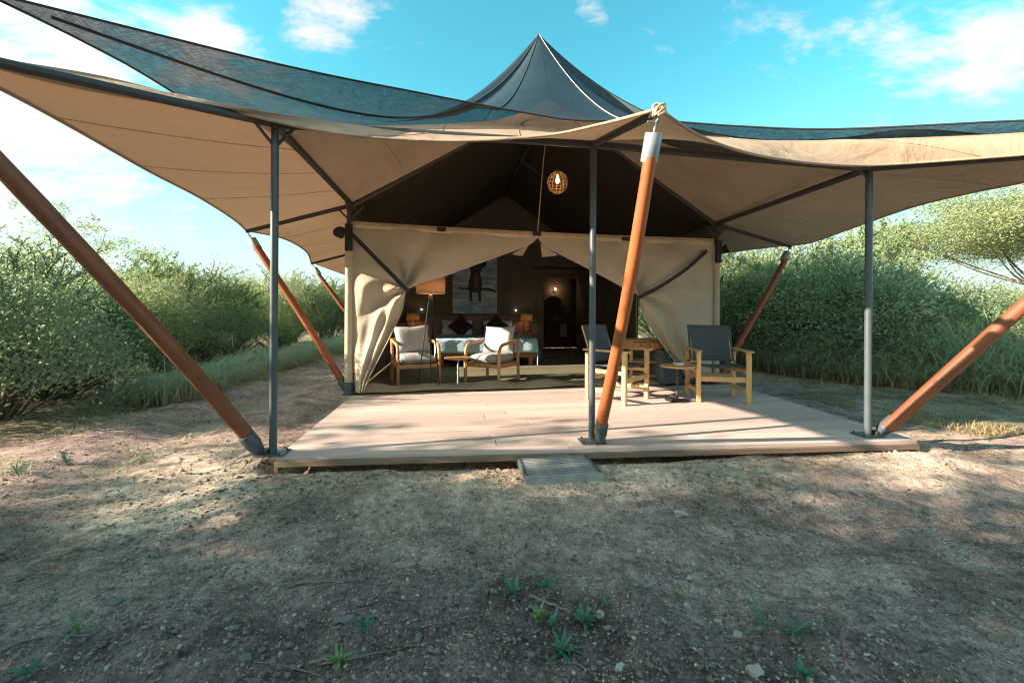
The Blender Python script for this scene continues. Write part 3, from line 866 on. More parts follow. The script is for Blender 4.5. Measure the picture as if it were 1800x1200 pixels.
def flap(polepts, freepts, tie_b, pleat, name, seed):
    nb, na = 81, 71
    c0, c1 = catmull(polepts, nb), freepts
    # free edge is given as (b, point)
    bs = [b for b, _ in c1]
    fe = []
    for j in range(nb):
        b = j / (nb - 1)
        for k in range(len(bs) - 1):
            if bs[k] <= b <= bs[k + 1] + 1e-9:
                t = (b - bs[k]) / (bs[k + 1] - bs[k]); break
        p = [c1[max(0, min(len(c1) - 1, k + i))][1] for i in (-1, 0, 1, 2)]
        a_, b_, c_, d_ = p
        fe.append(0.5 * ((2 * b_) + (c_ - a_) * t + (2 * a_ - 5 * b_ + 4 * c_ - d_) * t * t + (3 * b_ - a_ - 3 * c_ + d_) * t ** 3))
    rows = []
    rs = random.Random(seed)
    ph = rs.random() * 6
    tiep = fe[int(round(tie_b * (nb - 1)))]
    for j in range(nb):
        b = j / (nb - 1)
        row = []
        pinch = math.exp(-((b - tie_b) / 0.10) ** 2)
        for i in range(na):
            a = i / (na - 1)
            p = c0[j].lerp(fe[j], a)
            below = max(0.0, b - tie_b) / (1 - tie_b)
            above = max(0.0, tie_b - b) / tie_b
            w = a ** 1.5
            # pleats gather below the tie, softer folds above it
            amp = 0.055 * w * min(1, below * 3) * (1 - .25 * below) + 0.016 * w * above * (1 - above)
            nf = pleat
            dy = amp * math.sin(a ** 1.8 * nf * 2 * math.pi + ph)
            dy += 0.05 * math.sin(math.pi * a) * math.sin(math.pi * min(1, above * 1.0)) * .8 + .10 * math.sin(math.pi * min(1, 1.25 * a)) * math.sin(math.pi * min(1, b * 1.0))
            dy += 0.075 * math.sin(math.pi * a ** 1.2) * math.sin(math.pi * below) * math.sin(ph + 3 * a + 4 * b)
            dy += 0.055 * pinch * math.sin(math.pi * min(1, a * 1.02)) * math.sin(a * 9)
            dy += 0.02 * math.sin(7 * b + 3 * a + ph) * math.sin(math.pi * a)
            r_ = p - tiep; ru, rz2 = r_.dot(U), r_.z
            rr = math.hypot(ru, rz2); thv = math.atan2(rz2, abs(ru) + 1e-6)
            fall = min(1, rr / .12) * math.exp(-rr / .75) * min(1, 4 * a)
            dy += 0.075 * fall * (abs(math.sin(3.6 * thv + ph + .8 * rr)) * 2 - 1)
            dy += 0.045 * math.sin(math.pi * min(1, a * 1.3)) * math.sin(5.0 * ru + 6.5 * rz2 + ph) * math.sin(4.2 * ru - 5.3 * rz2 + 2 * ph) * min(1, 3 * b)
            # sag of the free top edge
            p = p + nrmF * (dy + 0.03 * w)
            row.append(p)
        rows.append(row)
    return obj(name, MB().grid(rows), M['canvas'], wall, world=True, auto=True), rows
yl = lambda x: JLb.y + (JRb.y - JLb.y) * (x - 613) / 640       # depth of the wall at a pixel column
def W(px, py, dy=0.0): return P(px, py, yl(px) * 0.999 - dy)
flL, rowsL = flap([W(613, 400), W(615, 480), W(618, 560), W(621, 640), W(624, 688)],
     [(0.0, W(944, 418)), (.06, W(926, 433, .02)), (.17, W(850, 461, .03)), (.29, W(770, 490, .05)), (.36, W(722, 506, .06)), (.40, W(713, 516, .07)),
      (.48, W(708, 545, .07)), (.60, W(690, 585, .07)), (.75, W(666, 632, .07)), (.9, W(646, 672, .08)), (1.0, W(640, 691, .08))], 0.38, 3, 'door_flap', 3)
flR, rowsR = flap([W(1254, 428), W(1254, 480), W(1253, 560), W(1252, 630), W(1250, 668)],
     [(0.0, W(944, 418)), (.06, W(960, 436, .02)), (.17, W(1020, 467, .03)), (.29, W(1085, 500, .05)), (.37, W(1119, 518, .06)), (.41, W(1124, 527, .07)),
      (.48, W(1126, 548, .07)), (.60, W(1139, 576, .07)), (.75, W(1162, 612, .07)), (.9, W(1189, 645, .08)), (1.0, W(1204, 664, .08))], 0.38, 3, 'door_flap', 8)
# little turned back triangles at the top of the doorway
for (x0, y0, x1, y1, x2, y2) in ((930, 430, 918, 450, 899, 447), (950, 428, 953, 452, 981, 449)):
    a, b, c = W(x0, y0, .055), W(x1, y1, .09), W(x2, y2, .07)
    rows = []
    for j in range(7):
        v = j / 6
        rows.append([a.lerp(b, v).lerp(a.lerp(c, v), i / 8) + nrmF * (.012 * math.sin(i * 1.9) * v) for i in range(9)])
    obj('turned_corner', MB().grid(rows), M['canvas'], wall, world=True, auto=True)
# header band along the top
hd = []
for k in range(33):
    px = 611 + (1255 - 611) * k / 32
    py = 390 + (421 - 390) * k / 32
    sagp = 3.0 * math.sin(math.pi * k / 32)
    hd.append((W(px, py + sagp, .02), W(px, py + 10 + sagp, .03)))
obj('header_band', MB().grid([[a for a, b in hd], [b for a, b in hd]]), M['webbing'], wall, world=True, auto=True, solid=.01)
obj('header_rod', MB().tube([a + nrmF * -.01 + zz * .004 for a, b in hd], .012, 8), M['webbing'], wall, world=True, auto=True)
for px, py in ((776, 403), (944, 411), (1100, 420)):
    obj('buckle', MB().box(W(px, py, .04), (.115, .03, .055), math.atan2(U.y, U.x), .006), M['black_strap'], wall, world=True)
def strap(a, b, w=0.05, n=18, bow=0.1, sag=0.0):
    pts = [p + nrmF * bow * math.sin(math.pi * k / (n - 1)) for k, p in enumerate(line(a, b, n, sag))]
    d = (b - a).normalized(); sd_ = d.cross(nrmF).normalized() * w / 2
    return MB().grid([[p - sd_ for p in pts], [p + sd_ for p in pts]])
obj('tie_strap', strap(W(612, 405, .06), W(719, 513, .19), .05, bow=.09), M['black_strap'], wall, world=True, solid=.006)
obj('tie_strap', strap(W(1243, 440, .06), W(1121, 524, .19), .05, bow=.09, sag=.04), M['black_strap'], wall, world=True, solid=.006)
# canvas skirt lying on the threshold
rows = []
for j in range(7):
    v = j / 6
    row = []
    for i in range(70):
        px = 628 + (1245 - 628) * i / 69
        py0 = 690 + (672 - 690) * i / 69 - 11 * v
        wob = 2.5 * math.sin(i * .5) * (v - .5) + 2 * math.sin(i * .23 + 1)
        q = G(px, py0 + wob * .5 + 1)
        q.z = DECK + .008 + 0.045 * math.sin(v * math.pi) * (1 + .6 * math.sin(i * .55) + .5 * math.sin(i * .21 + v * 2))
        row.append(q)
    rows.append(row)
obj('floor_skirt', MB().grid(rows), M['canvas'], wall, world=True, auto=True)

def corner_post(label, base, topz, side):
    t = thing('corner_post', label, 'post', base, 0, 'pale posts at the tent front corners')
    b = Vector(base)
    obj('post', MB().tube([b + zz * .12, b + zz * 1.2, up(b, topz)], .05, 14), M['canvas'], t, world=True, auto=40, label='canvas covered post')
    obj('foot', MB().lathe([(.075, 0), (.075, .02), (.055, .03), (.055, .16)], b, 16), M['steel'], t, world=True, auto=40)
    obj('head', MB().tube([up(b, topz - .05), up(b, 2.43)], .034, 12), M['dark_steel'], t, world=True, auto=40)
    obj('bracket', MB().box(up(b, topz - .12) + nrmF * .045, (.09, .05, .34), math.atan2(U.y, U.x), .006), M['black_strap'], t, world=True)
    c = up(b, topz - .08) + nrmF * .05 + U * side * .1
    o = obj('lamp_head', MB().lathe([(.02, -.07), (.035, -.06), (.05, 0), (.075, .04), (.08, .045)], (0, 0, 0), 16), M['black_strap'], t, loc=c - b, auto=40)
    o.rotation_euler = (R(70), 0, R(10) if side < 0 else R(60))
    obj('lamp_arm', MB().tube([c, up(b, topz - .08) + nrmF * .05], .012, 8), M['dark_steel'], t, world=True)
    for d_ in (Vector((.18, 0, 0)), Vector((-.18, 0, 0)), U * 0 + D * -.2):
        obj('knee_brace', MB().tube([up(b, 2.22), up(b, 2.41) + d_], .011, 7), M['dark_steel'], t, world=True)
    return t
corner_post('pale canvas wrapped post at the tent corner with the sunlit door flap', JLb - U * .03, 2.12, -1)
corner_post('pale canvas wrapped post rising behind the slate canvas chair', JRb + U * .03, 2.12, 1)

# side walls, back wall with the bathroom doorway, room floor
def side_wall(label, a, b):
    L_ = (b - a).length
    t = thing('side_wall', label, 'tent wall', a, 0, 'canvas side walls of the bedroom')
    def sheet(s0, s1, h0, h1):
        n, m = max(2, int((s1 - s0) * 8)), max(2, int((h1 - h0) * 6))
        f = lambda s_, h: a.lerp(b, s_ / L_) + zz * h + U * (.02 * math.sin(s_ * 7) * math.sin(math.pi * h / 2.3))
        return [[f(s0 + (s1 - s0) * i / n, h0 + (h1 - h0) * j / m) for i in range(n + 1)] for j in range(m + 1)]
    mb = MB()
    w0, w1 = .35, 2.6
    for q in ((0, L_, 0, .55), (0, L_, 2.0, 2.42), (0, w0, .55, 2.0), (w1, L_, .55, 2.0)): mb.grid(sheet(*q))
    obj('canvas', mb, M['lining'], t, world=True, auto=True, solid=.01)
    for k in range(4):
        q = a.lerp(b, (w0 + (w1 - w0) * k / 3) / L_)
        obj('window_strap', MB().bar(q + zz * .55, q + zz * 2.0, .035, .008, up=U), M['webbing'], t, world=True)
    roll = [a.lerp(b, (w0 + (w1 - w0) * k / 12) / L_) + zz * (1.98 + .01 * math.sin(k * 2)) - U * .05 for k in range(13)]
    obj('rolled_window_flap', MB().tube(roll, .05, 10), M['canvas'], t, world=True, auto=True)
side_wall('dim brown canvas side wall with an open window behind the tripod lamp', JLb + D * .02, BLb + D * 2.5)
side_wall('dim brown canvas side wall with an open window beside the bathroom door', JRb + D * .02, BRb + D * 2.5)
bw = thing('back_wall', 'dark brown canvas back wall holding the painting', 'tent wall', (BLb + BRb) / 2)
Ub = (BRb - BLb).normalized(); Wb = (BRb - BLb).length
nB = Vector((Ub.y, -Ub.x, 0))
def at_px(px):                                     # distance along the back wall of a pixel column
    k = (px - HX) / FOC
    return (BLb.x - k * BLb.y) / (k * Ub.y - Ub.x)
def B(s, h, off=0.0): return BLb + Ub * s + zz * h + nB * off
d0, d1, dh = at_px(956), at_px(1030), 2.0
apx = Wb / 2
def gable(s): return 2.42 + (4.05 - 2.42) * (1 - abs(s - apx) / apx)
mbw = MB()
for (s0, s1, h0f, h1f) in ((0, d0, lambda s: 0, gable), (d1, Wb, lambda s: 0, gable), (d0, d1, lambda s: dh, gable)):
    n = 14
    ss = sorted(set([s0 + (s1 - s0) * k / n for k in range(n + 1)] + ([apx] if s0 < apx < s1 else [])))
    rows = [[B(s, h0f(s) + (h1f(s) - h0f(s)) * j / 8, .012 * math.sin(s * 4 + j)) for s in ss] for j in range(9)]
    mbw.grid(rows)
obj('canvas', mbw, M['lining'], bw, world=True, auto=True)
obj('door_trim', MB().bar(B(d0, dh, .03), B(d1, dh, .03), .05, .03, up=nB), M['brown_wood'], bw, world=True)
rod = MB().tube([B(at_px(934), 2.22, .09), B(at_px(1032), 2.22, .09)], .015, 8)
obj('curtain_rod', rod, M['black_strap'], bw, world=True)
# bathroom back wall
BA = 2.2
bath = [[BLb + Ub * (Wb * i / 20) + D * BA + zz * (gable(Wb * i / 20) * j / 8) for i in range(21)] for j in range(9)]
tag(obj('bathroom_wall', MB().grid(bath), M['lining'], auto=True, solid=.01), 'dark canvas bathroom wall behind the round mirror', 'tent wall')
fl = MB()
fl.add([JLb + D * -.02 + zz * -.01, JRb + D * -.02 + zz * -.01, BRb + D * BA + zz * -.01, BLb + D * BA + zz * -.01,
        JLb + D * -.02 + zz * -.05, JRb + D * -.02 + zz * -.05, BRb + D * BA + zz * -.05, BLb + D * BA + zz * -.05],
       [(0, 1, 2, 3), (4, 5, 1, 0), (5, 6, 2, 1), (6, 7, 3, 2), (7, 4, 0, 3)])
tag(obj('floor', fl, M['fascia']), kind='structure')
# mat
mt = [[(JLb + U * .12 + D * .10).lerp(BLb + Ub * .1 + D * -.02, j / 24).lerp((JRb - U * .12 + D * .10).lerp(BRb - Ub * .1 + D * -.02, j / 24), i / 24) + zz * (.002 + .003 * math.sin(i * 1.3) * math.sin(j * .9)) for i in range(25)] for j in range(25)]
tag(obj('floor_mat', MB().grid(mt), M['carpet'], auto=True), 'olive woven mat covering the bedroom floor', 'mat')

# curtain at the bathroom door
def drape(name, label, cat, a, b, h0, h1, mat, n=60, folds=7, amp=.05, pinch=None):
    rows = []
    for j in range(25):
        v = j / 24
        row = []
        for i in range(n + 1):
            u = i / n
            uu = u if pinch is None else (pinch[0] + (u - pinch[0]) * (1 - pinch[2] * math.exp(-((v - pinch[1]) / .25) ** 2)))
            p = Vector(a).lerp(Vector(b), uu)
            p = p + nB * (amp * math.sin(u * folds * 2 * math.pi) + .01 * math.sin(u * 29 + v * 6))
            row.append(p + zz * (h0 + (h1 - h0) * v))
        rows.append(row)
    return tag(obj(name, MB().grid(rows), mat, auto=True), label, cat)
drape('curtain', 'grey brown curtain tied beside the bathroom doorway', 'curtain', B(at_px(1012), 0, .09), B(at_px(1034), 0, .09), .02, 2.2, M['lining'], folds=5, amp=.03, pinch=(1, .55, .5))
wallc = drape('curtain', 'dim curtain hanging beyond the leaning strut', 'curtain', B(at_px(1060), 0, .12), B(at_px(1118), 0, .12), .02, 2.15, M['lining'], folds=6, amp=.05)

# ------------------------------------------------------------------ rope and pendant lamp
tag(obj('rope', MB().tube([APEX - zz * .06, APEX.lerp(topC, .5) , W(945, 408, .02)], .006, 6), M['rope']), 'thin pale rope hanging straight down to the door peak', 'rope')
PB = P(980, 318, 4.7)
pend = thing('pendant_lamp', 'wicker globe pendant lamp with a glowing bulb under the canopy', 'pendant lamp', PB)
obj('cord', MB().tube([PB + zz * .14, PB + zz * .62], .004, 6), M['black_strap'], pend, world=True)
obj('holder', MB().lathe([(.012, .12), (.022, .11), (.022, .05), (.018, .045)], PB + zz * .03, 12), M['black_strap'], pend, world=True, auto=40)
gl, rg = MB(), .118
for k in range(16):
    a = 2 * math.pi * k / 16
    pts = [PB + Vector((rg * math.sin(t) * math.cos(a), rg * math.sin(t) * math.sin(a), rg * math.cos(t) * 1.05 - .02)) for t in np.linspace(.25, 2.95, 11)]
    gl.tube(pts, .0015, 4)
for t in (.5, .9, 1.25, 1.57, 1.9, 2.25, 2.6):
    pts = [PB + Vector((rg * math.sin(t) * math.cos(a), rg * math.sin(t) * math.sin(a), rg * math.cos(t) * 1.05 - .02)) for a in np.linspace(0, 2 * math.pi, 21)]
    gl.tube(pts, .0014, 4)
obj('wicker_globe', gl, M['wicker'], pend, world=True)
obj('bulb', MB().lathe([(.007, .065), (.010, .05), (.017, .02), (.019, -.005), (.015, -.024), (.004, -.03)], PB, 14), M['bulb'], pend, world=True, auto=True)
def lamp_light(name, loc, power, parent, r=.02, col=(1, .66, .33)):
    d = bpy.data.lights.new(name, 'POINT'); d.energy = power; d.color = col; d.shadow_soft_size = r
    o = bpy.data.objects.new(name, d); COL.objects.link(o); o.parent = parent
    o.matrix_parent_inverse = parent.matrix_basis.inverted(); o.location = loc
lamp_light('pendant_light', PB - zz * .02, 2.0, pend, .03)

# ------------------------------------------------------------------ furniture
def face(dx, dy): return math.atan2(dy, dx) + math.pi / 2          # turn a thing built facing -y so that it faces (dx, dy)

def safari_chair(label, loc, rz):
    t = thing('safari_chair', label, 'chair', loc, rz, 'wooden armed chairs with slate canvas on the deck')
    w, d, ah = .56, .50, .60
    m = M['pale_oak']
    for sx in (-1, 1):
        obj('leg', MB().box((sx * w / 2, -d / 2, ah / 2), (.05, .05, ah), bev=.004), m, t)
        obj('leg', MB().box((sx * w / 2, d / 2, (ah - .02) / 2), (.05, .045, ah - .02), bev=.004), m, t)
        a = MB().box((sx * (w / 2 + .005), -.01, ah + .012), (.075, d + .12, .024), bev=.008)
        obj('armrest', a, m, t)
        obj('side_rail', MB().box((sx * w / 2, 0, .13), (.028, d - .05, .05), bev=.003), m, t)
        obj('side_rail', MB().box((sx * w / 2, 0, .36), (.026, d - .05, .045), bev=.003), m, t)
        # tilting back post
        obj('back_post', MB().bar((sx * (w / 2 - .035), d / 2 - .1, .33), (sx * (w / 2 - .035), d / 2 + .10, .90), .03, .03, bev=.004), m, t)
        obj('pivot', MB().tube([(sx * (w / 2 - .06), d / 2 - .055, .445), (sx * (w / 2 + .035), d / 2 - .055, .445)], .009, 8), M['dark_steel'], t)
    obj('front_rail', MB().box((0, -d / 2, .28), (w - .05, .028, .06), bev=.003), m, t)
    obj('front_rail', MB().box((0, -d / 2 + .002, .15), (w - .05, .026, .04), bev=.003), m, t) if False else None
    obj('back_rail', MB().box((0, d / 2, .26), (w - .05, .026, .05), bev=.003), m, t)
    # canvas
    rows = []
    for j in range(13):
        v = j / 12
        rows.append([Vector((-w / 2 + .02 + (w - .04) * i / 16, -d / 2 + .02 + (d - .09) * v, .425 - .045 * math.sin(math.pi * i / 16) * (0.5 + .5 * math.sin(math.pi * v)) + .01 * (1 - v))) for i in range(17)])
    obj('seat', MB().grid(rows), M['slate_canvas'], t, auto=True, solid=.008)
    rows = []
    for j in range(13):
        v = j / 12
        y0, z0 = d / 2 - .055 + .155 * v, .455 + .455 * v
        rows.append([Vector((-w / 2 + .012 + (w - .024) * i / 16, y0 + .035 * math.sin(math.pi * i / 16) * math.sin(math.pi * (.15 + .7 * v)) - .016, z0)) for i in range(17)])
    obj('backrest', MB().grid(rows), M['slate_canvas'], t, auto=True, solid=.008)
    obj('seat_rod', MB().tube([(-w / 2, -d / 2 + .02, .43), (w / 2, -d / 2 + .02, .43)], .01, 8), M['dark_steel'], t)
    return t
safari_chair('slate canvas armed chair half hidden behind the orange strut', Vector((1.31, 5.08, DECK)), face(.72, -.69))
safari_chair('slate canvas armed chair facing out beside the right tent corner', Vector((2.56, 5.12, DECK)), face(-.16, -.98))

def pedestal(name, label, base, h, r, top_mat, stem_mat, group=None, base_r=.14):
    t = thing(name, label, 'table', base, 0, group)
    obj('table_top', MB().lathe([(r * .9, h - .022), (r, h - .016), (r, h - .004), (r * .985, h)], n=32), top_mat, t, auto=40)
    obj('stem', MB().tube([(0, 0, .012), (0, 0, h - .02)], .014, 12), stem_mat, t, auto=40)
    obj('base_disc', MB().lathe([(base_r, 0), (base_r, .008), (base_r * .8, .013), (.03, .02)], n=28), stem_mat, t, auto=40)
    return t
tb = G(1190, 704)
pedestal('side_table', 'small round wooden table between the two slate chairs', tb, .43, .20, M['pale_oak'], M['dark_steel'])
ash = thing('ashtray', 'small white square ashtray on the round deck table', 'ashtray', tb + Vector((-.0, -.03, .431)), R(10))
obj('dish', MB().box((0, 0, .02), (.105, .08, .04), bev=.008), M['ceramic'], ash)
obj('rim', MB().box((0, 0, .043), (.085, .062, .004), bev=.001), M['stone_slate'], ash)
cb = G(805, 676)
pedestal('coffee_table', 'small round wooden table between the cushioned armchairs', cb, .40, .20, M['oak'], M['zinc'])

def cushion_mesh(w, d, h, n=14, puff=1.0, corner=.35):
    mb = MB()
    for sgn in (1, -1):
        rows = []
        for j in range(n + 1):
            v = -1 + 2 * j / n
            row = []
            for i in range(n + 1):
                u = -1 + 2 * i / n
                e = (1 - abs(u) ** 4) * (1 - abs(v) ** 4)
                prof = max(0, e) ** 0.42
                pull = 1 - 0.06 * (1 - abs(u * v)) * puff * (abs(u) ** 3 + abs(v) ** 3)
                row.append(Vector((u * w / 2 * pull, v * d / 2 * pull, sgn * h / 2 * prof)))
            rows.append(row if sgn > 0 else row[::-1])
        mb.grid(rows)
    return mb

def armchair(label, loc, rz, cushion_label):
    t = thing('armchair', label, 'armchair', loc, rz, 'wooden armchairs with grey cushions inside the tent')
    w, d = .60, .58
    m = M['oak']
    for sx in (-1, 1):
        # one bent arm runs from the back leg up and over to the front leg
        fr = [(sx * w / 2, -d / 2, 0), (sx * w / 2, -d / 2, .40), (sx * w / 2, -d / 2 + .015, .50), (sx * w / 2, -d / 2 + .05, .555), (sx * w / 2, -d / 2 + .11, .58), (sx * w / 2, 0, .60), (sx * w / 2, d / 2 + .02, .625)]
        arm = MB().tube(catmull(fr, 34), .024, 10)
        obj('arm', arm, m, t, auto=40)
        obj('back_leg', MB().tube([(sx * (w / 2 - .01), d / 2 + .02, 0), (sx * (w / 2 - .01), d / 2, .35), (sx * (w / 2 - .005), d / 2 + .03, .64)], .024, 10), m, t, auto=40)
        obj('side_rail', MB().box((sx * (w / 2 - .005), 0, .27), (.03, d - .02, .06), bev=.006), m, t)
    obj('front_rail', MB().box((0, -d / 2 + .005, .27), (w - .02, .03, .06), bev=.006), m, t)
    obj('back_rail', MB().box((0, d / 2 - .005, .27), (w - .02, .03, .06), bev=.006), m, t)
    br = catmull([(-w / 2, d / 2 + .02, .625), (-w / 4, d / 2 + .055, .635), (0, d / 2 + .065, .64), (w / 4, d / 2 + .055, .635), (w / 2, d / 2 + .02, .625)], 20)
    obj('back_rail', MB().tube(br, .022, 10), m, t, auto=40)
    for k in range(5):
        x = -w / 2 + w * (k + 1) / 6
        obj('back_slat', MB().bar((x, d / 2 + .0, .28), (x, d / 2 + .05, .63), .022, .012, bev=.003), m, t)
    st = cushion_mesh(w - .06, d - .03, .15)
    o = obj('seat_cushion', st, M['grey_cloth'], t, loc=(0, -.01, .365), auto=True)
    # loose back cushion leans on the back rail: a thing of its own
    Mx = Matrix.Translation(loc) @ Matrix.Rotation(rz, 4, 'Z')
    ps = Mx @ Vector((.0, d / 2 - .10, .63))
    c = obj('cushion', cushion_mesh(.56, .46, .17, puff=2.2), M['grey_cloth'], None, loc=ps, auto=True)
    c.rotation_euler = (Matrix.Rotation(rz, 4, 'Z') @ Matrix.Rotation(R(72), 4, 'X') @ Matrix.Rotation(R(3), 4, 'Z')).to_euler()
    tag(c, cushion_label, 'cushion', 'grey back cushions on the armchairs')
    return t
armchair('bent wood armchair with grey cushions behind the tripod lamp', Vector((-1.47, 6.22, DECK + .004)), face(.42, -.9), 'plump grey cushion on the armchair behind the tripod lamp')
armchair('bent wood armchair with grey cushions at the foot of the bed', Vector((-.30, 6.34, DECK + .004)), face(-.5, -.87), 'plump pale cushion on the armchair at the bed foot')

# tripod floor lamp
lb = G(756, 678)
tl = thing('floor_lamp', 'black tripod floor lamp with a drum shade before the armchair', 'floor lamp', lb + zz * .004)
hubh = 1.27
for (px, py) in ((735, 676), (757, 681), (773, 682)):
    f_ = G(px, py) - lb
    obj('leg', MB().tube([Vector((f_.x * .1, f_.y * .1, hubh)), Vector((f_.x, f_.y, .004))], [.010, .0075], 8), M['black_strap'], tl, auto=40)
obj('hub', MB().lathe([(.01, -.05), (.032, -.035), (.036, .0), (.03, .03), (.012, .05)], (0, 0, hubh), 14), M['brown_wood'], tl, auto=True)
obj('neck', MB().tube([(0, 0, hubh + .03), (0, 0, hubh + .2)], .009, 8), M['dark_steel'], tl)
sh = MB().lathe([(.205, hubh + .055), (.205, hubh + .3)], n=36, cap=False)
obj('lamp_shade', sh, M['shade'], tl, auto=True, solid=.003)
obj('shade_ring', MB().tube([(.205 * math.cos(a), .205 * math.sin(a), hubh + .057) for a in np.linspace(0, 2 * math.pi, 33)], .004, 6), M['wicker'], tl)
obj('bulb', MB().lathe([(.01, .05), (.028, .02), (.028, -.01), (.008, -.03)], (0, 0, hubh + .2), 12), glow('shaded_bulb', (1, .6, .25), 5), tl, auto=True)
lamp_light('floor_lamp_light', lb + zz * (hubh + .16), 1.6, tl, .04)

# bed, headboard, bedding
bc = at_px(838)
def BB(s, t_, h): return BLb + Ub * (bc + s) + nB * t_ + zz * h
brz = math.atan2(Ub.y, Ub.x)
bed = thing('bed', 'wide bed with pale blue cover and brown panelled headboard', 'bed', BB(0, 1.1, 0), brz)
obj('mattress', MB().box((0, 0.0, .40), (1.95, 2.0, .26), bev=.05), M['white_cloth'], bed, auto=40)
obj('bed_base', MB().box((0, 0, .22), (1.98, 2.02, .10), bev=.006), M['brown_wood'], bed)
for sx in (-1, 1):
    for sy in (-1, 1):
        obj('leg', MB().box((sx * .9, sy * .92, .085), (.08, .08, .17), bev=.004), M['brown_wood'], bed)
rows = []
for j in range(30):
    v = j / 29
    row = []
    for i in range(50):
        u = -1.16 + 2.32 * i / 49
        x = max(-1.01, min(1.01, u * 1.03))
        drop = max(0, abs(u * 1.03) - 1.01)
        yy = -1.04 + 1.55 * max(0, (v - .18) / .82) if v > .18 else -1.05
        zf = .545 - (0 if v > .18 else (.18 - v) / .18 * .27)
        z = zf - drop * 1.8 + .008 * math.sin(i * 1.1) * math.sin(j * .8)
        x += math.copysign(.02 * math.sin(j * .9 + 2), x) if drop > 0 else 0
        row.append(Vector((x, yy + (.012 * math.sin(i * .7) if v < .18 else 0), z)))
    rows.append(row)
obj('bedspread', MB().grid(rows), M['blue_cloth'], bed, auto=True, solid=.012)
obj('piping', MB().tube([r[0] for r in []] or [(-1.0, -1.055, .515), (0, -1.06, .512), (1.0, -1.055, .515)], .006, 6), M['slate_canvas'], bed)
hb0, hb1 = at_px(716) - bc, at_px(932) - bc
npan = 5
for k in range(npan):
    a, b = hb0 + (hb1 - hb0) * k / npan, hb0 + (hb1 - hb0) * (k + 1) / npan
    obj('headboard_panel', MB().box(((a + b) / 2, 1.05, .48), (b - a - .012, .045, .96), bev=.006), M['brown_wood'], bed)
obj('headboard_rail', MB().box(((hb0 + hb1) / 2, 1.045, .975), (hb1 - hb0 + .02, .07, .03), bev=.004), M['brown_wood'], bed)
def pillow(name, label, s, t_, h, w, d, th, mat, tilt, spin=0, group=None):
    c = obj(name, cushion_mesh(w, d, th, puff=1.6), mat, None, loc=BB(s, t_, h), auto=True)
    c.rotation_euler = (Matrix.Rotation(brz, 4, 'Z') @ Matrix.Rotation(R(tilt), 4, 'X') @ Matrix.Rotation(R(spin), 4, 'Z')).to_euler()
    return tag(c, label, 'pillow' if name == 'pillow' else 'cushion', group)
pillow('pillow', 'white pillow against the headboard behind the tripod lamp legs', -.50, .26, .70, .75, .42, .17, M['white_cloth'], 62, 0, 'white bed pillows')
pillow('pillow', 'white pillow against the headboard behind the pale armchair cushion', .50, .26, .70, .75, .42, .17, M['white_cloth'], 62, 0, 'white bed pillows')
pillow('cushion', 'dark plum cushion standing on its corner near the tripod lamp', -.42, .43, .745, .44, .44, .14, M['plum_cloth'], 66, 45, 'plum diamond cushions')
pillow('cushion', 'dark plum cushion standing on its corner above the armchair at the bed foot', .44, .43, .745, .44, .44, .14, M['plum_cloth'], 66, 45, 'plum diamond cushions')

def bedside(label_t, label_l, px):
    s = at_px(px) - bc
    t = thing('nightstand', label_t, 'nightstand', BB(s, .30, 0), brz, 'brown nightstands beside the bed')
    obj('body', MB().box((0, 0, .36), (.42, .38, .44), bev=.006), M['brown_wood'], t)
    obj('drawer', MB().box((0, -.195, .48), (.38, .02, .16), bev=.004), M['brown_wood'], t)
    obj('drawer', MB().box((0, -.195, .29), (.38, .02, .16), bev=.004), M['brown_wood'], t)
    for z in (.48, .29): obj('handle', MB().lathe([(.012, 0), (.016, .01), (.016, .02)], (0, 0, 0), 10), M['zinc'], t, loc=(0, -.225, z))
    for sx in (-1, 1):
        for sy in (-1, 1): obj('leg', MB().box((sx * .18, sy * .15, .07), (.035, .035, .14)), M['brown_wood'], t)
    l = thing('bedside_lamp', label_l, 'table lamp', BB(s, .30, .58), 0, 'bedside lamps by the headboard')
    obj('stand', MB().tube([(-.07, 0, .0), (-.085, 0, .16), (-.05, 0, .27), (0, 0, .29), (.05, 0, .27), (.085, 0, .16), (.07, 0, 0)], .01, 8), M['black_strap'], l, auto=40)
    obj('base', MB().lathe([(.1, 0), (.1, .012), (.09, .016)], n=18), M['black_strap'], l, auto=40)
    obj('lamp_shade', MB().lathe([(.15, .29), (.14, .47)], n=28, cap=False), M['shade'], l, auto=True, solid=.003)
    obj('bulb', MB().lathe([(.01, .04), (.022, .02), (.02, -.01), (.006, -.02)], (0, 0, .36), 10), glow('bedside_bulb', (1, .6, .25), 3), l, auto=True)
    lamp_light('bedside_light', l.location + zz * .34, 0.5, l, .03)
    return s
bedside('brown nightstand on the tripod lamp side of the bed', 'drum shade table lamp on the nightstand behind the tripod lamp', 727)
bedside('brown nightstand between the bed and the bathroom door', 'drum shade table lamp on the nightstand near the bathroom door', 921)
for px, nm in ((741, 'white switch light on the back wall by the tripod lamp'), (906, 'white switch light on the back wall near the bathroom')):
    s = at_px(px)
    tag(obj('reading_light', MB().lathe([(.012, 0), (.018, .01), (.012, .02)], B(s, 1.13, .05), 10), glow('reading_led', (1, .95, .9), 3.0), auto=True), nm, 'reading light', 'small reading lights over the headboard')

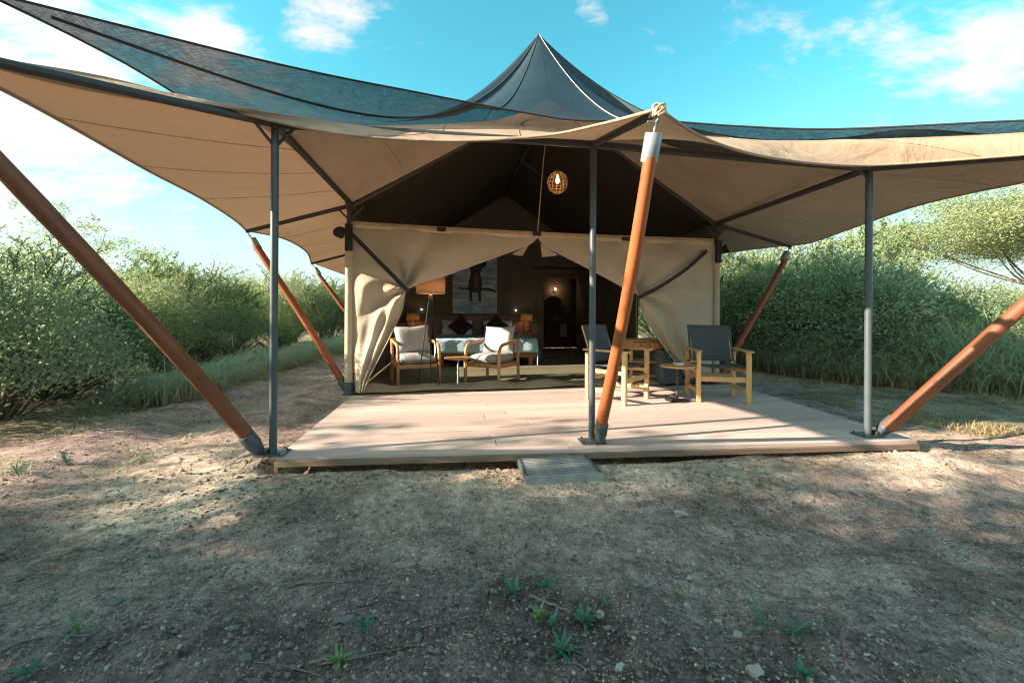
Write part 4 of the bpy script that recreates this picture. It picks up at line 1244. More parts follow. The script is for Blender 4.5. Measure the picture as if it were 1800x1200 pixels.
# painting: a dark animal seen from behind on a branch, pale sky
def paint_mat():
    m, nt, bs, out = new_mat('painted_sky')
    v = coords(nt, 'Object', (1, 1, 3.0))
    n = noise(nt, v, 2.0, 5, .6, 1.0)
    nt.links.new(ramp(nt, n, [(0.32, (.13, .25, .36)), (.5, (.30, .40, .46)), (.66, (.62, .64, .62))]), bs.inputs['Base Color'])
    bs.inputs['Roughness'].default_value = .6
    return m
M['sky_paint'] = paint_mat()
s0, s1 = at_px(795), at_px(873)
ph0, ph1 = (626.0 - 558) , 0
pz0 = 1.05; pz1 = 2.65
pic = thing('painting', 'tall painting of a dark animal perched on a branch under pale sky', 'painting', B((s0 + s1) / 2, pz0, .03), brz)
pw, phh = s1 - s0, pz1 - pz0
obj('canvas_board', MB().box((0, 0, phh / 2), (pw, .04, phh), bev=.004), M['sky_paint'], pic)
M['paint_dark'] = plain('painted_dark', (.030, .021, .018), (.018, .013, .012), rough=.6, scale=8)
M['paint_rust'] = plain('painted_rust', (.16, .07, .035), (.09, .04, .022), rough=.6, scale=8)
def flat(pts, y):
    c = MB()
    n = len(pts)
    c.add([(x * pw, y, z) for x, z in pts] + [(x * pw, y + .004, z) for x, z in pts], [tuple(range(n))] + [tuple(reversed(range(n, 2 * n)))] + [(i + n, (i + 1) % n + n, (i + 1) % n, i) for i in range(n)])
    return c
obj('painted_body', flat([(-.13, .52), (.13, .52), (.16, .62), (.15, .80), (.11, .98), (.14, 1.1), (.25, 1.2), (.27, 1.32), (.17, 1.47), (.0, 1.52), (-.14, 1.47), (-.24, 1.32), (-.22, 1.2), (-.11, 1.1), (-.1, .98), (-.14, .8), (-.16, .62)], -.025), M['paint_dark'], pic)
obj('painted_chest', flat([(-.01, .62), (.07, .62), (.09, .8), (.07, 1.0), (-.02, 1.0), (-.03, .8)], -.0292), M['paint_rust'], pic)
obj('painted_leg', flat([(-.12, .30), (-.06, .30), (-.07, .54), (-.13, .56)], -.0274), M['paint_dark'], pic)
obj('painted_leg', flat([(.08, .29), (.14, .30), (.13, .55), (.07, .54)], -.0274), M['paint_dark'], pic)
obj('painted_branch', flat([(-.38, .60), (.0, .57), (.3, .58), (.47, .53), (.49, .57), (.3, .64), (0, .62), (-.37, .63)], -.0316), M['paint_dark'], pic)

# bathroom: mirror, lit lamp, washstand with towel
def BT(px, h, off=0.0):
    o0 = BLb + D * BA
    k = (px - HX) / FOC
    s = (o0.x - k * o0.y) / (k * Ub.y - Ub.x)
    return o0 + Ub * s + nB * off + zz * h
mm, nt, bs, out = new_mat('mirror_glass')
bs.inputs['Base Color'].default_value = (.8, .83, .85, 1); bs.inputs['Metallic'].default_value = 1; bs.inputs['Roughness'].default_value = .03
mir = thing('mirror', 'round mirror in a dark frame above the washstand', 'mirror', BT(972, 1.36, .06), brz)
disc = MB().lathe([(.23, 0), (.23, .01)], n=32)
o = obj('glass', disc, mm, mir); o.rotation_euler = (R(90), 0, 0)
o = obj('frame', MB().tube([(.25 * math.cos(a), 0, .25 * math.sin(a)) for a in np.linspace(0, 2 * math.pi, 37)], .025, 8), M['black_strap'], mir, auto=True)
sc_ = thing('wall_light', 'small lit wall light glowing above the round mirror', 'wall light', BT(974, 1.80, .05), brz)
obj('bracket', MB().box((0, .01, -.02), (.06, .03, .1), bev=.004), M['black_strap'], sc_)
obj('bulb', MB().lathe([(.008, -.03), (.026, -.01), (.03, .02), (.012, .045)], (0, -.05, .02), 12), glow('bath_bulb', (1, .6, .25), 6), sc_, auto=True)
lamp_light('bath_light', sc_.location + nB * .12, 0.5, sc_, .03)
ws = thing('washstand', 'dark wooden washstand with a grey basin under the mirror', 'washstand', BT(975, 0, .32), brz)
obj('counter', MB().box((0, 0, .78), (.75, .5, .05), bev=.005), M['brown_wood'], ws)
obj('basin', MB().lathe([(.16, 0), (.21, .03), (.22, .12), (.2, .12), (.16, .04), (.05, .03)], (0, 0, .81), 24), M['stone_slate'], ws, auto=True)
for sx in (-1, 1):
    for sy in (-1, 1): obj('leg', MB().box((sx * .33, sy * .2, .38), (.05, .05, .76), bev=.004), M['brown_wood'], ws)
obj('shelf', MB().box((0, 0, .2), (.66, .42, .03)), M['brown_wood'], ws)
obj('tap', MB().tube([(0, .2, .8), (0, .2, 1.02), (0, .14, 1.06), (0, .08, 1.02)], .012, 8), M['zinc'], ws, auto=True)
drape('towel', 'grey towel hanging from the washstand front', 'towel', BT(974, 0, .60), BT(986, 0, .60), .38, .76, M['grey_cloth'], n=16, folds=2, amp=.008)
# laundry sack slumped by the bed
sk = G(935, 637)
sack = MB().lathe([(.13, 0), (.2, .03), (.23, .14), (.2, .28), (.13, .38), (.06, .43), (.09, .48)], sk, 22)
tag(obj('laundry_sack', sack, M['lining'], auto=True), 'slumped grey sack on the floor beside the bed', 'sack')

# writing desk behind the safari chairs, dark cool box next to it
dk = G(1130, 672)
desk = thing('desk', 'small wooden shelf desk with drawers behind the deck chairs', 'desk', dk, brz)
obj('top_board', MB().box((0, 0, .66), (.62, .40, .03), bev=.004), M['oak'], desk)
obj('drawer', MB().box((.15, -.20, .58), (.27, .02, .11), bev=.004), M['oak'], desk)
obj('drawer', MB().box((-.15, -.20, .58), (.27, .02, .11), bev=.004), M['oak'], desk)
obj('drawer_case', MB().box((0, .01, .58), (.6, .38, .125), bev=.003), M['oak'], desk)
for sx in (-.15, .15): obj('handle', MB().lathe([(.008, 0), (.013, .008), (.013, .018)], (0, 0, 0), 10), M['dark_steel'], desk, loc=(sx, -.222, .58))
for z in (.12, .33): obj('shelf', MB().box((0, 0, z), (.58, .36, .03), bev=.003), M['oak'], desk)
for sx in (-1, 1):
    for sy in (-1, 1): obj('leg', MB().box((sx * .29, sy * .18, .26), (.04, .04, .52), bev=.003), M['oak'], desk)
cbx = G(1168, 676)
cool = thing('cool_box', 'dark blue grey box standing beside the wooden desk', 'box', cbx + Vector((.05, .1, 0)), brz)
obj('body', MB().box((0, 0, .25), (.34, .4, .44), bev=.01), M['slate_canvas'], cool)
obj('lid', MB().box((0, 0, .495), (.36, .42, .05), bev=.01), M['slate_canvas'], cool)
obj('handle', MB().tube([(-.1, -.215, .43), (-.1, -.235, .43), (.1, -.235, .43), (.1, -.215, .43)], .006, 6), M['zinc'], cool)
for sx in (-1, 1): obj('foot', MB().box((sx * .13, 0, .015), (.04, .34, .03)), M['dark_steel'], cool)


# ------------------------------------------------------------------ vegetation
def leaves_np(C, Dv, L, W, tint, rng, fold=0.25):
    """one folded leaf (4 corners) at each centre C growing along Dv"""
    n = len(C)
    Dv = Dv / np.linalg.norm(Dv, axis=1, keepdims=True)
    r = rng.normal(size=(n, 3))
    S = np.cross(Dv, r); S /= np.linalg.norm(S, axis=1, keepdims=True) + 1e-9
    Nn = np.cross(S, Dv)
    L, W = L[:, None], W[:, None]
    v0 = C
    v1 = C + Dv * L * 0.45 + S * W * 0.5 + Nn * W * fold
    v2 = C + Dv * L - Nn * L * 0.12
    v3 = C + Dv * L * 0.45 - S * W * 0.5 + Nn * W * fold
    V = np.stack([v0, v1, v2, v3], 1).reshape(-1, 3)
    F = np.arange(n * 4).reshape(n, 4)
    T = np.repeat(tint, 4)
    return V, F, T

def bush_mesh(name, seed, rx, rz_, nclump, per, L, W, sprigs=30, tint0=0.35, hole=0.0, drop=0.0, spread=0.16):
    rng = np.random.default_rng(seed)
    stems = MB()
    # clumps through the outer part of an uneven dome
    th = rng.uniform(0, 2 * np.pi, nclump); ct = rng.uniform(-0.25, 1.0, nclump)
    lump = 1 + 0.25 * np.sin(th * 3 + seed) * (1 - ct ** 2) + .16 * np.sin(th * 2 + ct * 5 + seed) + rng.normal(0, .13, nclump)
    rad = rng.uniform(0.55, 1.0, nclump) ** 0.6 * lump
    st = np.sqrt(np.clip(1 - ct ** 2, 0, 1))
    cc = np.stack([rad * st * np.cos(th) * rx, rad * st * np.sin(th) * rx, rz_ * (0.42 + 0.58 * rad * ct)], 1)
    cc[:, 2] = np.clip(cc[:, 2], 0.12, None)
    keep = rng.random(nclump) > hole
    cc = cc[keep]
    Cs, Ds, Ts = [], [], []
    for i, c in enumerate(cc):
        n = int(per * rng.uniform(.6, 1.4))
        outw = np.array([c[0], c[1], 0.35 * rz_]); outw /= np.linalg.norm(outw) + 1e-6
        p = rng.normal(0, spread, (n, 3)) * np.array([1, 1, .75]) * rng.uniform(.7, 1.3) + c
        d = rng.normal(0, .7, (n, 3)) + outw * .8 + np.array([0, 0, -drop])
        Cs.append(p); Ds.append(d)
        Ts.append(np.clip(tint0 + rng.normal(0, .17) + rng.normal(0, .12, n) + (rng.random(n) < .04) * .45 + .14 * (c[2] / rz_ - .5), 0, 1))  # higher clumps tinted paler, sunlight painted into the bush tops
        if i % 3 == 0:
            b = Vector((c[0] * .15, c[1] * .15, 0)); m = Vector((c[0] * .5, c[1] * .5, c[2] * .6))
            stems.tube(catmull([b, m, Vector(c)], 7), [.016, .014, .012, .010, .008, .006, .004], 5)
    for k in range(sprigs):
        a = rng.uniform(0, 2 * np.pi); q = rng.uniform(.2, .95)
        b = np.array([math.cos(a) * rx * q * .9, math.sin(a) * rx * q * .9, rz_ * (0.42 + .55 * math.sqrt(1 - q * q))])
        ln = rng.uniform(.2, .9) * rz_ * .33 + .12
        dv = np.array([math.cos(a) * q * .8, math.sin(a) * q * .8, 1.0]) + rng.normal(0, .25, 3)
        dv /= np.linalg.norm(dv)
        bend = rng.normal(0, .25, 3); bend[2] = -.2
        m = 22
        tt = np.linspace(0, 1, m)[:, None]
        pts = b + dv * ln * tt + bend * ln * tt ** 2
        stems.tube([Vector(p) for p in pts[::5]] + [Vector(pts[-1])], .005, 4)
        sidev = rng.normal(0, 1, (m * 2, 3)) * .8 + dv * .5
        Cs.append(np.repeat(pts, 2, 0)); Ds.append(sidev)
        Ts.append(np.clip(tint0 + .08 + rng.normal(0, .08, m * 2), 0, 1))
    C, Dv, T = np.concatenate(Cs), np.concatenate(Ds), np.concatenate(Ts)
    C[:, 2] = np.clip(C[:, 2], 0.03, None)
    n = len(C)
    V, F, TT = leaves_np(C, Dv, L * rng.uniform(.45, 1.5, n), W * rng.uniform(.6, 1.3, n), T, rng)
    return np_mesh(name, V, F, TT), stems.mesh('stems')

def bush_proto(name, label, cat, seed, mat, **kw):
    fm, sm = bush_mesh('foliage', seed, **kw)
    fm.materials.append(mat); sm.materials.append(M['bark'])
    t = thing(name, label, cat, (0, 0, 0))
    obj('foliage', fm, None, t); obj('stems', sm, None, t)
    return t

protos = {
 'a': bush_proto('bush', '', 'bush', 1, M['leaf_bush'], rx=1.25, rz_=2.1, nclump=330, per=100, L=.050, W=.026, sprigs=80, hole=.12),
 'b': bush_proto('bush', '', 'bush', 2, M['leaf_pale'], rx=1.3, rz_=2.2, nclump=330, per=100, L=.046, W=.018, sprigs=90, hole=.15, tint0=.45, spread=.19),
 'c': bush_proto('bush', '', 'bush', 3, M['leaf_teal'], rx=1.1, rz_=2.0, nclump=310, per=105, L=.050, W=.026, tint0=.45, sprigs=80, hole=.1),
 'd': bush_proto('shrub', '', 'shrub', 4, M['leaf_bush'], rx=1.0, rz_=2.5, nclump=95, per=42, L=.075, W=.034, sprigs=60, tint0=.4, hole=.15, spread=.2),
 'e': bush_proto('bush', '', 'bush', 5, M['leaf_bush'], rx=1.5, rz_=1.9, nclump=330, per=100, L=.050, W=.024, sprigs=80, hole=.12, tint0=.55, spread=.2),
}
used = set()
def plant(kind, x, y, s, rz, label, group='bushes around the clearing', sz=None):
    sc = (s, s, sz or s)
    p = protos[kind]
    if kind not in used:
        used.add(kind); o = p; o.location = (x, y, gz(x, y) - .03); o.rotation_euler = (0, 0, rz); o.scale = sc
    else:
        o = dup(p, (x, y, gz(x, y) - .03), rz, None, sc)
    o['label'] = label; o['group'] = group
    return o

LEFT = [
 ('c', -5.65, 4.5, .88, 0.4, 'dark glossy bush nearest the camera at the shaded left track edge'),
 ('a', -6.3, 5.7, .72, 1.9, 'green bush second along the left track behind the squared strut'),
 ('e', -6.9, 6.6, .78, 4.2, 'yellowish bush third along the left track behind the squared strut'),
 ('a', -7.9, 5.3, .84, 5.0, 'tall green bush at the far left edge behind the dark glossy one'),
 ('b', -7.0, 8.2, .80, 0.9, 'feathery pale bush left of the grey corner pole'),
 ('a', -7.5, 9.8, .97, 2.7, 'leafy green bush just left of the grey corner pole'),
 ('d', -7.6, 9.0, .84, 3.3, 'sparse sprigged shrub topping the left bushes by the grey pole'),
 ('e', -7.9, 11.6, .95, 1.2, 'yellowish bush seen between grey pole and orange prop'),
 ('b', -7.7, 13.6, 1.05, 3.9, 'feathery pale bush seen between the two left back struts'),
 ('a', -6.6, 14.6, 1.0, 0.2, 'green bush farthest down the left track by the tent corner'),
 ('b', -9.2, 7.2, .93, 2.2, 'feathery bush rising behind the left track bushes'),
 ('e', -9.6, 9.6, .95, 5.5, 'broad yellowish bush rising behind the left track bushes'),
 ('a', -10.0, 12.4, 1.0, 4.6, 'broad green bush far behind the left bushes'),
 ('b', -5.6, 17.0, 1.1, 4.4, 'distant feathery bush beyond the left tent corner'),
 ('e', -9.0, 16.5, 1.15, 0.5, 'distant yellowish bush beyond the left struts'),
 ('a', -12.5, 9.5, 1.0, .8, 'broad green bush farthest out on the left'),
 ('b', -13.0, 13.5, 1.05, 1.8, 'feathery bush farthest out on the left skyline'),
]
RIGHT = [
 ('a', 5.9, 10.6, 1.22, 2.0, 'green bush beside the right tent wall above the dark red strut'),
 ('c', 6.6, 9.0, 1.25, 1.0, 'blue green bush just right of the dark red strut'),
 ('c', 7.4, 8.3, 1.02, 2.6, 'blue green bush left of the right steel pole'),
 ('d', 8.2, 9.6, 1.15, 5.1, 'sparse airy shrub standing above the hedge at the right steel pole'),
 ('c', 8.5, 7.7, .82, 4.0, 'blue green bush right of the right steel pole'),
 ('a', 9.8, 8.4, .70, .6, 'green bush behind the tall grass under the acacia'),
 ('e', 11.2, 9.3, .80, 3.0, 'yellowish bush below the acacia crown'),
 ('e', 9.6, 11.0, .92, 1.6, 'yellowish bush behind the airy shrub'),
 ('b', 7.2, 12.2, 1.3, .7, 'feathery tall bush behind the right tent corner'),
 ('b', 11.8, 12.6, .88, 3.4, 'feathery bush at the acacia foot'),
 ('b', 14.5, 11.5, .85, 5.2, 'feathery bush farthest out under the acacia'),
 ('a', 9.9, 14.5, 1.1, 4.4, 'distant green bush behind the airy shrub'),
 ('e', 13.5, 15.5, 1.05, 2.2, 'distant yellowish bush behind the acacia trunk'),
 ('c', 9.9, 6.9, .72, .2, 'blue green bush at the right edge behind the long brown strut'),
 ('a', 5.3, 14.0, 1.2, 3.1, 'green bush farthest back beside the right tent wall'),
]
for k, x, y, s, r_, lb_ in LEFT: plant(k, x, y, s, r_, lb_)
for k, x, y, s, r_, lb_ in RIGHT: plant(k, x, y, s, r_, lb_)

# far scrub that closes the horizon
def far_scrub(seed):
    rng = np.random.default_rng(seed)
    Cs, T = [], []
    for k in range(420):
        a = rng.uniform(0, 2 * np.pi); d = rng.uniform(24, 70)
        c = np.array([math.cos(a) * d, math.sin(a) * d + 4, rng.uniform(.6, 1.4)])
        n = 60
        Cs.append(rng.normal(0, 1, (n, 3)) * np.array([1.3, 1.3, .75]) + c); T.append(np.clip(rng.normal(.5, .15) + rng.normal(0, .08, n), 0, 1))
    C, T = np.concatenate(Cs), np.concatenate(T)
    C[:, 2] = np.clip(C[:, 2], .05, 4)
    n = len(C)
    V, F, TT = leaves_np(C, rng.normal(0, 1, (n, 3)), rng.uniform(.25, .5, n), rng.uniform(.15, .3, n), T, rng)
    return np_mesh('far_scrub', V, F, TT)
fs_ = far_scrub(8); fs_.materials.append(M['leaf_pale'])
tag(obj('far_scrub', fs_, None), kind='stuff', label='far low scrub along the horizon')

# trees: limbs end in flat or round leaf clouds
def tree(name, label, loc, h, crown_r, layers, mat, seed, leaf=(.05, .02), nleaf=26000, flatc=.22, trunk=.13, gap=.0, cat='tree', lean=(0, 0), group=None):
    rng = np.random.default_rng(seed); rs = random.Random(seed)
    t = thing(name, label, cat, loc, 0, group)
    tr = MB()
    top = Vector((lean[0], lean[1], h * .42))
    tr.tube(catmull([(0, 0, -.2), (.08, .02, h * .2), top], 9), [trunk * (1 - .06 * k) for k in range(9)], 9)
    cl = []
    nl = layers
    for k in range(nl):
        a = 2 * math.pi * (k + rs.random() * .6) / nl; q = math.sqrt(rs.uniform(.05, 1)) * crown_r
        e_ = Vector((lean[0] + math.cos(a) * q, lean[1] + math.sin(a) * q, h * rs.uniform(.68, .97) - flatc * q * .35))
        mid = top.lerp(e_, .5) + Vector((0, 0, -.10 * h * rs.random()))
        tr.tube(catmull([top * .9, mid, e_], 8), [trunk * .5 * (1 - .11 * i) for i in range(8)], 6)
        cl.append(e_)
        for m in range(3):
            e2 = e_ + Vector((rs.gauss(0, crown_r * .28), rs.gauss(0, crown_r * .28), rs.gauss(0.1, .2)))
            tr.tube([mid.lerp(e_, .5), mid.lerp(e2, .7), e2], [trunk * .2, trunk * .13, trunk * .05], 5)
            cl.append(e2)
    obj('trunk', tr, M['bark'], t, auto=40)
    per = nleaf // len(cl)
    Cs, T, Ds = [], [], []
    for c in cl:
        if rng.random() < gap: continue
        sub = rng.normal(0, 1, (max(3, per // 40), 3)) * np.array([crown_r * .2, crown_r * .2, crown_r * flatc * .5]) + np.array(c)
        for s_ in sub:
            n = 40
            Cs.append(rng.normal(0, 1, (n, 3)) * np.array([.17, .17, .07]) * crown_r / 2.5 + s_)
            T.append(np.clip(rng.normal(.5, .14) + rng.normal(0, .08, n), 0, 1))
            Ds.append(rng.normal(0, 1, (n, 3)) * np.array([1, 1, .5]))
    C, T, Dv = np.concatenate(Cs), np.concatenate(T), np.concatenate(Ds)
    n = len(C)
    V, F, TT = leaves_np(C, Dv, leaf[0] * rng.uniform(.6, 1.4, n), leaf[1] * rng.uniform(.7, 1.3, n), T, rng)
    me = np_mesh('crown', V, F, TT); me.materials.append(mat)
    obj('crown', me, None, t)
    return t
ax = Vector((20.4, 15.8, 0))
tree('acacia_tree', 'spreading pale green acacia rising above the bushes on the right', ax, 6.1, 3.9, 13, M['leaf_pale'], 21, (.10, .04), 74000, .19, .09)
tree('acacia_tree', 'small wispy thorn tree poking above the bushes left of the squared strut', Vector((-11.0, 11.0, 0)), 3.5, 1.7, 5, M['leaf_pale'], 22, (.07, .025), 5000, .25, .06)
# trees standing left of and behind the camera; they throw the dappled shade over the clearing
SHADE = [(-7.4, -1.6, 3.9, 2.0, 31), (-9.8, -2.7, 5.2, 2.4, 32), (-6.2, -3.2, 4.4, 2.2, 33), (-12.8, -3.3, 6.2, 2.6, 34), (-3.4, -3.0, 4.0, 2.0, 35), (-15.4, -4.7, 7.2, 3.0, 36)]
SHL = ['low spreading shade tree nearest the left track out of view', 'middle sized shade tree behind the low spreading one out of view', 'shade tree beside the camera path out of view', 'tall shade tree well left of the clearing out of view', 'small shade tree nearest the camera out of view', 'tallest shade tree farthest left out of view']
for i, (x, y, h, cr, sd_) in enumerate(SHADE):
    tree('shade_tree', SHL[i], Vector((x, y, 0)), h, cr, 8, M['leaf_bush'], sd_, (.13, .07), 15000, .55, .12, gap=.06, group='shade trees outside the view')

# tall grass in front of the right hand bushes and between the left ones
def blades(name, pts, hs, rng, width=.010, seg=5, droop=.55, dead=.35):
    n = len(pts)
    a = rng.uniform(0, 2 * np.pi, n)
    dr = droop * rng.uniform(.3, 1.5, n)
    dirx, diry = np.cos(a), np.sin(a)
    V, T = [], []
    w = width * rng.uniform(.6, 1.4, n)
    dd = rng.random(n) < dead
    for k in range(seg + 1):
        t = k / seg
        r = hs * dr * t ** 2 * .8
        z = hs * (t - .45 * dr * t ** 3)
        c = np.stack([pts[:, 0] + dirx * r, pts[:, 1] + diry * r, pts[:, 2] + np.maximum(z, .01)], 1)
        ww = (w * (1 - t ** 2) + .0008)[:, None]
        s = np.stack([-diry, dirx, np.zeros(n)], 1)
        V += [c - s * ww, c + s * ww]
        tt = np.where(dd, rng.uniform(0, .2, n), np.clip(.12 + t * 1.1, 0, .85) + rng.normal(0, .07, n))
        T += [tt, tt]
    V = np.stack(V, 1).reshape(-1, 3)
    T = np.clip(np.stack(T, 1).reshape(-1), 0, 1)
    b = (np.arange(n) * (2 * (seg + 1)))[:, None]
    F = np.concatenate([np.stack([b[:, 0] + 2 * k, b[:, 0] + 2 * k + 1, b[:, 0] + 2 * k + 3, b[:, 0] + 2 * k + 2], 1) for k in range(seg)])
    return np_mesh(name, V, F, T)
def belt(path, wid, n, rng):
    path = [Vector(p) for p in path]
    c = catmull(path, 200)
    idx = rng.integers(0, 199, n)
    f = rng.random(n)
    P0 = np.array([[p.x, p.y] for p in c])
    base = P0[idx] * (1 - f[:, None]) + P0[idx + 1] * f[:, None]
    tang = P0[idx + 1] - P0[idx]; tang /= np.linalg.norm(tang, axis=1, keepdims=True)
    nor = np.stack([-tang[:, 1], tang[:, 0]], 1)
    # tufts
    q = rng.random(n) ** 1.3 * wid
    base = base + nor * q[:, None]
    tuft = np.round(base * 4) / 4
    base = tuft * .3 + base * .7 + rng.normal(0, .07, (n, 2))
    z = ground_h(base[:, 0], base[:, 1])
    return np.concatenate([base, z[:, None]], 1), q
rng = np.random.default_rng(77)
p, q = belt([(5.1, 11.5, 0), (5.3, 9.4, 0), (5.55, 7.9, 0), (6.5, 6.7, 0), (7.7, 5.9, 0), (9.8, 5.0, 0)], 1.4, 21000, rng)
g = blades('tall_grass', p, rng.uniform(.4, 1.45, len(p)) * (0.5 + .5 * np.clip(q / .8, 0, 1)) * (1 + .6 * vnoise(p[:, 0] * 1.5, p[:, 1] * 1.5, 62)), rng, .0065, 6, 1.05, .34)
g.materials.append(M['grass'])
tag(obj('tall_grass', g, None), kind='stuff', label='tall arching grass in front of the right bushes')
p, q = belt([(-5.9, 15.0, 0), (-6.0, 11.0, 0), (-5.7, 7.4, 0), (-5.4, 6.0, 0), (-5.3, 5.2, 0)], 1.1, 13000, rng)
p2 = p.copy()
g = blades('tall_grass', p2, rng.uniform(.2, .85, len(p)) * (0.35 + .65 * np.clip(q / .8, 0, 1)) * (1 + .7 * vnoise(p[:, 0] * 1.5, p[:, 1] * 1.5, 61)), rng, .0042, 6, 1.3, .22)
g.materials.append(M['grass'])
tag(obj('tall_grass', g, None), kind='stuff', label='tall drooping grass along the left track edge')
def short_patch(n, xr, yr, hr, mat, label, sd_, dead, fn=None, width=.003):
    rng = np.random.default_rng(sd_)
    x, y = rng.uniform(*xr, n), rng.uniform(*yr, n)
    dens = vnoise(x * 1.6, y * 1.6, sd_) + .6 * vnoise(x * 4, y * 4, sd_ + 1)
    kp = dens + rng.normal(0, .06, n) > .06
    if fn is not None: kp &= fn(x, y)
    x, y = x[kp], y[kp]
    pts = np.stack([x, y, ground_h(x, y)], 1)
    g = blades('grass', pts, rng.uniform(hr[0], hr[1], len(x)), rng, width, 3, 1.0, dead)
    g.materials.append(mat)
    tag(obj('grass', g, None), kind='stuff', label=label)
short_patch(26000, (3.9, 8.4), (3.9, 7.4), (.03, .11), M['straw'], 'short straw coloured grass on the right of the deck', 51, .5, lambda x, y: (x > 4.35 + .35 * np.sin(y * 2)) & (y > 4.05 + .1 * (x - 5)))
short_patch(11000, (-5.4, -2.8), (2.9, 7.5), (.02, .075), M['grass'], 'thin green grass over the rutted track', 52, .15, lambda x, y: x < -2.75 - .12 * (y - 3))

# ------------------------------------------------------------------ stones, clods, chips, twigs and weeds on the bare ground
def rock_mesh(name, seed, flat=1.0, sub=1, smooth=False):
    bm = bmesh.new(); bmesh.ops.create_icosphere(bm, subdivisions=sub, radius=1.0)
    rs = random.Random(seed)
    for v in bm.verts:
        v.co *= rs.uniform(.55, 1.25); v.co.z *= flat
    me = bpy.data.meshes.new(name); bm.to_mesh(me); bm.free()
    return me
def scatter_stones(name, label, mat, n, rng, size, xr, yr, dens, flat=.65, elong=1.3):
    base = []
    for k in range(5):
        m = rock_mesh('tmp', k + int(size[0] * 1e4), 1.0, 1)
        base.append((np.array([v.co[:] for v in m.vertices]), np.array([p.vertices[:] for p in m.polygons])))
        bpy.data.meshes.remove(m)
    x, y = rng.uniform(*xr, n), rng.uniform(yr[0] ** .5, yr[1] ** .5, n) ** 2
    kp = rng.random(n) < dens(x, y)
    x, y = x[kp], y[kp]
    z = ground_h(x, y)
    Vs, Fs, off_ = [], [], 0
    sz = size[0] * (size[1] / size[0]) ** (rng.random(len(x)) ** 2.2)
    for i in range(len(x)):
        bv, bf = base[i % 5]
        a = rng.uniform(0, 6.28); c, s = math.cos(a), math.sin(a)
        sc_ = sz[i] * np.array([rng.uniform(1, elong), rng.uniform(.7, 1), flat * rng.uniform(.6, 1.2)])
        v = bv * sc_
        v = np.stack([v[:, 0] * c - v[:, 1] * s, v[:, 0] * s + v[:, 1] * c, v[:, 2]], 1) + np.array([x[i], y[i], z[i] + sz[i] * flat * .25])
        Vs.append(v); Fs.append(bf + off_); off_ += len(bv)
    me = np_mesh(name, np.concatenate(Vs), np.concatenate(Fs)); me.materials.append(mat)
    return tag(obj(name, me, None), kind='stuff', label=label)
rng = np.random.default_rng(5)
dl = lambda x, y: loose_at(x, y) * .95 + .02
scatter_stones('clods', 'dark earth clods on the loose soil', M['stone_dark'], 20000, rng, (.0025, .017), (-2.6, 2.4), (.8, 2.7), dl, .7)
scatter_stones('gravel', 'pale pebbles over the loose soil', M['stone_pale'], 15000, rng, (.0015, .0095), (-2.6, 2.6), (.8, 2.8), lambda x, y: loose_at(x, y) * (.35 + .6 * sstep(-.2, .7, x)) + .03, .7)
scatter_stones('gravel', 'crumbs of dry earth along the deck edge', M['soil'], 8000, rng, (.003, .018), (-2.6, 4.6), (1.9, 3.7), lambda x, y: np.clip(dust_at(x, y) * .6 + .07, 0, 1), .7)
scatter_stones('gravel', 'scattered pale grit over the clearing', M['stone_pale'], 9000, rng, (.002, .008), (-4.5, 5.5), (1.2, 6.0), lambda x, y: .5 + 0 * x, .6)
scatter_stones('gravel', 'dry soil crumbs over the clearing', M['soil'], 26000, rng, (.003, .012), (-4.0, 5.0), (1.3, 4.2), lambda x, y: np.clip(.45 + 1.1 * vnoise(x * 2.2, y * 2.2, 71), .05, 1), .6)
scatter_stones('litter', 'dry leaf and wood chips on the loose soil', M['chip'], 3000, rng, (.003, .010), (-2.6, 2.2), (.8, 2.5), lambda x, y: loose_at(x, y) * .8 + .02, .16, 2.6)
def on(px, py): # ground point under a pixel
    p = G(px, py, 0.0)
    for _ in range(6): p = G(px, py, gz(p.x, p.y))
    return p
STONES = [
 ((607, 1090), (.050, .020, .010), 'slate', 'long flat slate pointing right on the dark soil', .3), ((432, 1158), (.022, .018, .012), 'slate', 'squarish dark stone near the bottom edge', .1),
 ((1326, 1182), (.030, .022, .016), 'pale', 'angular white stone at the bottom edge', .2), ((1298, 1118), (.022, .018, .016), 'pale', 'rounded grey white stone left of the spiky grass clump', 1.0),
 ((1055, 1084), (.020, .016, .016), 'pale', 'tan stone touching the rosette weed beside the stick', 1.4), ((1262, 1093), (.018, .014, .010), 'pale', 'small white stone uphill of the rounded grey one', .3),
 ((1124, 970), (.016, .013, .010), 'pale', 'white stone highest on the gravel mound', .5), ((1212, 1017), (.018, .012, .008), 'pale', 'flat pale stone on the right of the gravel mound', .1),
 ((1148, 972), (.014, .010, .007), 'pale', 'small white stone just right of the highest one', .9), ((1208, 1065), (.016, .012, .009), 'pale', 'pale stone in the middle of the gravel mound', .4),
 ((1090, 1175), (.018, .015, .011), 'pale', 'pale stone by the bottom edge below the rosettes', .6), ((205, 1060), (.030, .022, .012), 'slate', 'large dark slab on the left clod ridge', .2),
 ((830, 1040), (.022, .016, .010), 'slate', 'grey slab right of the clod ridge', .5), ((695, 985), (.020, .015, .011), 'slate', 'dark stone at the upper rim of the loose soil', .7),
 ((1285, 846), (.035, .028, .022), 'pale', 'dusty grey lump among crumbs right of the grating', .4), ((1195, 905), (.05, .03, .02), 'pale', 'broad sunlit lump in front of the grating', .2)]
for (px, py), d_, mt_, lb_, r_ in STONES:
    p = on(px, py)
    me = rock_mesh('stone', int(px), 1.0, 2)
    me.materials.append(M['stone_slate'] if mt_ == 'slate' else M['stone_pale'])
    o = obj('stone', me, None, loc=p + zz * d_[2] * .5)
    o.scale = d_; o.rotation_euler = (random.uniform(-.15, .15), random.uniform(-.15, .15), r_)
    tag(o, lb_, 'stone', 'larger stones on the bare soil')
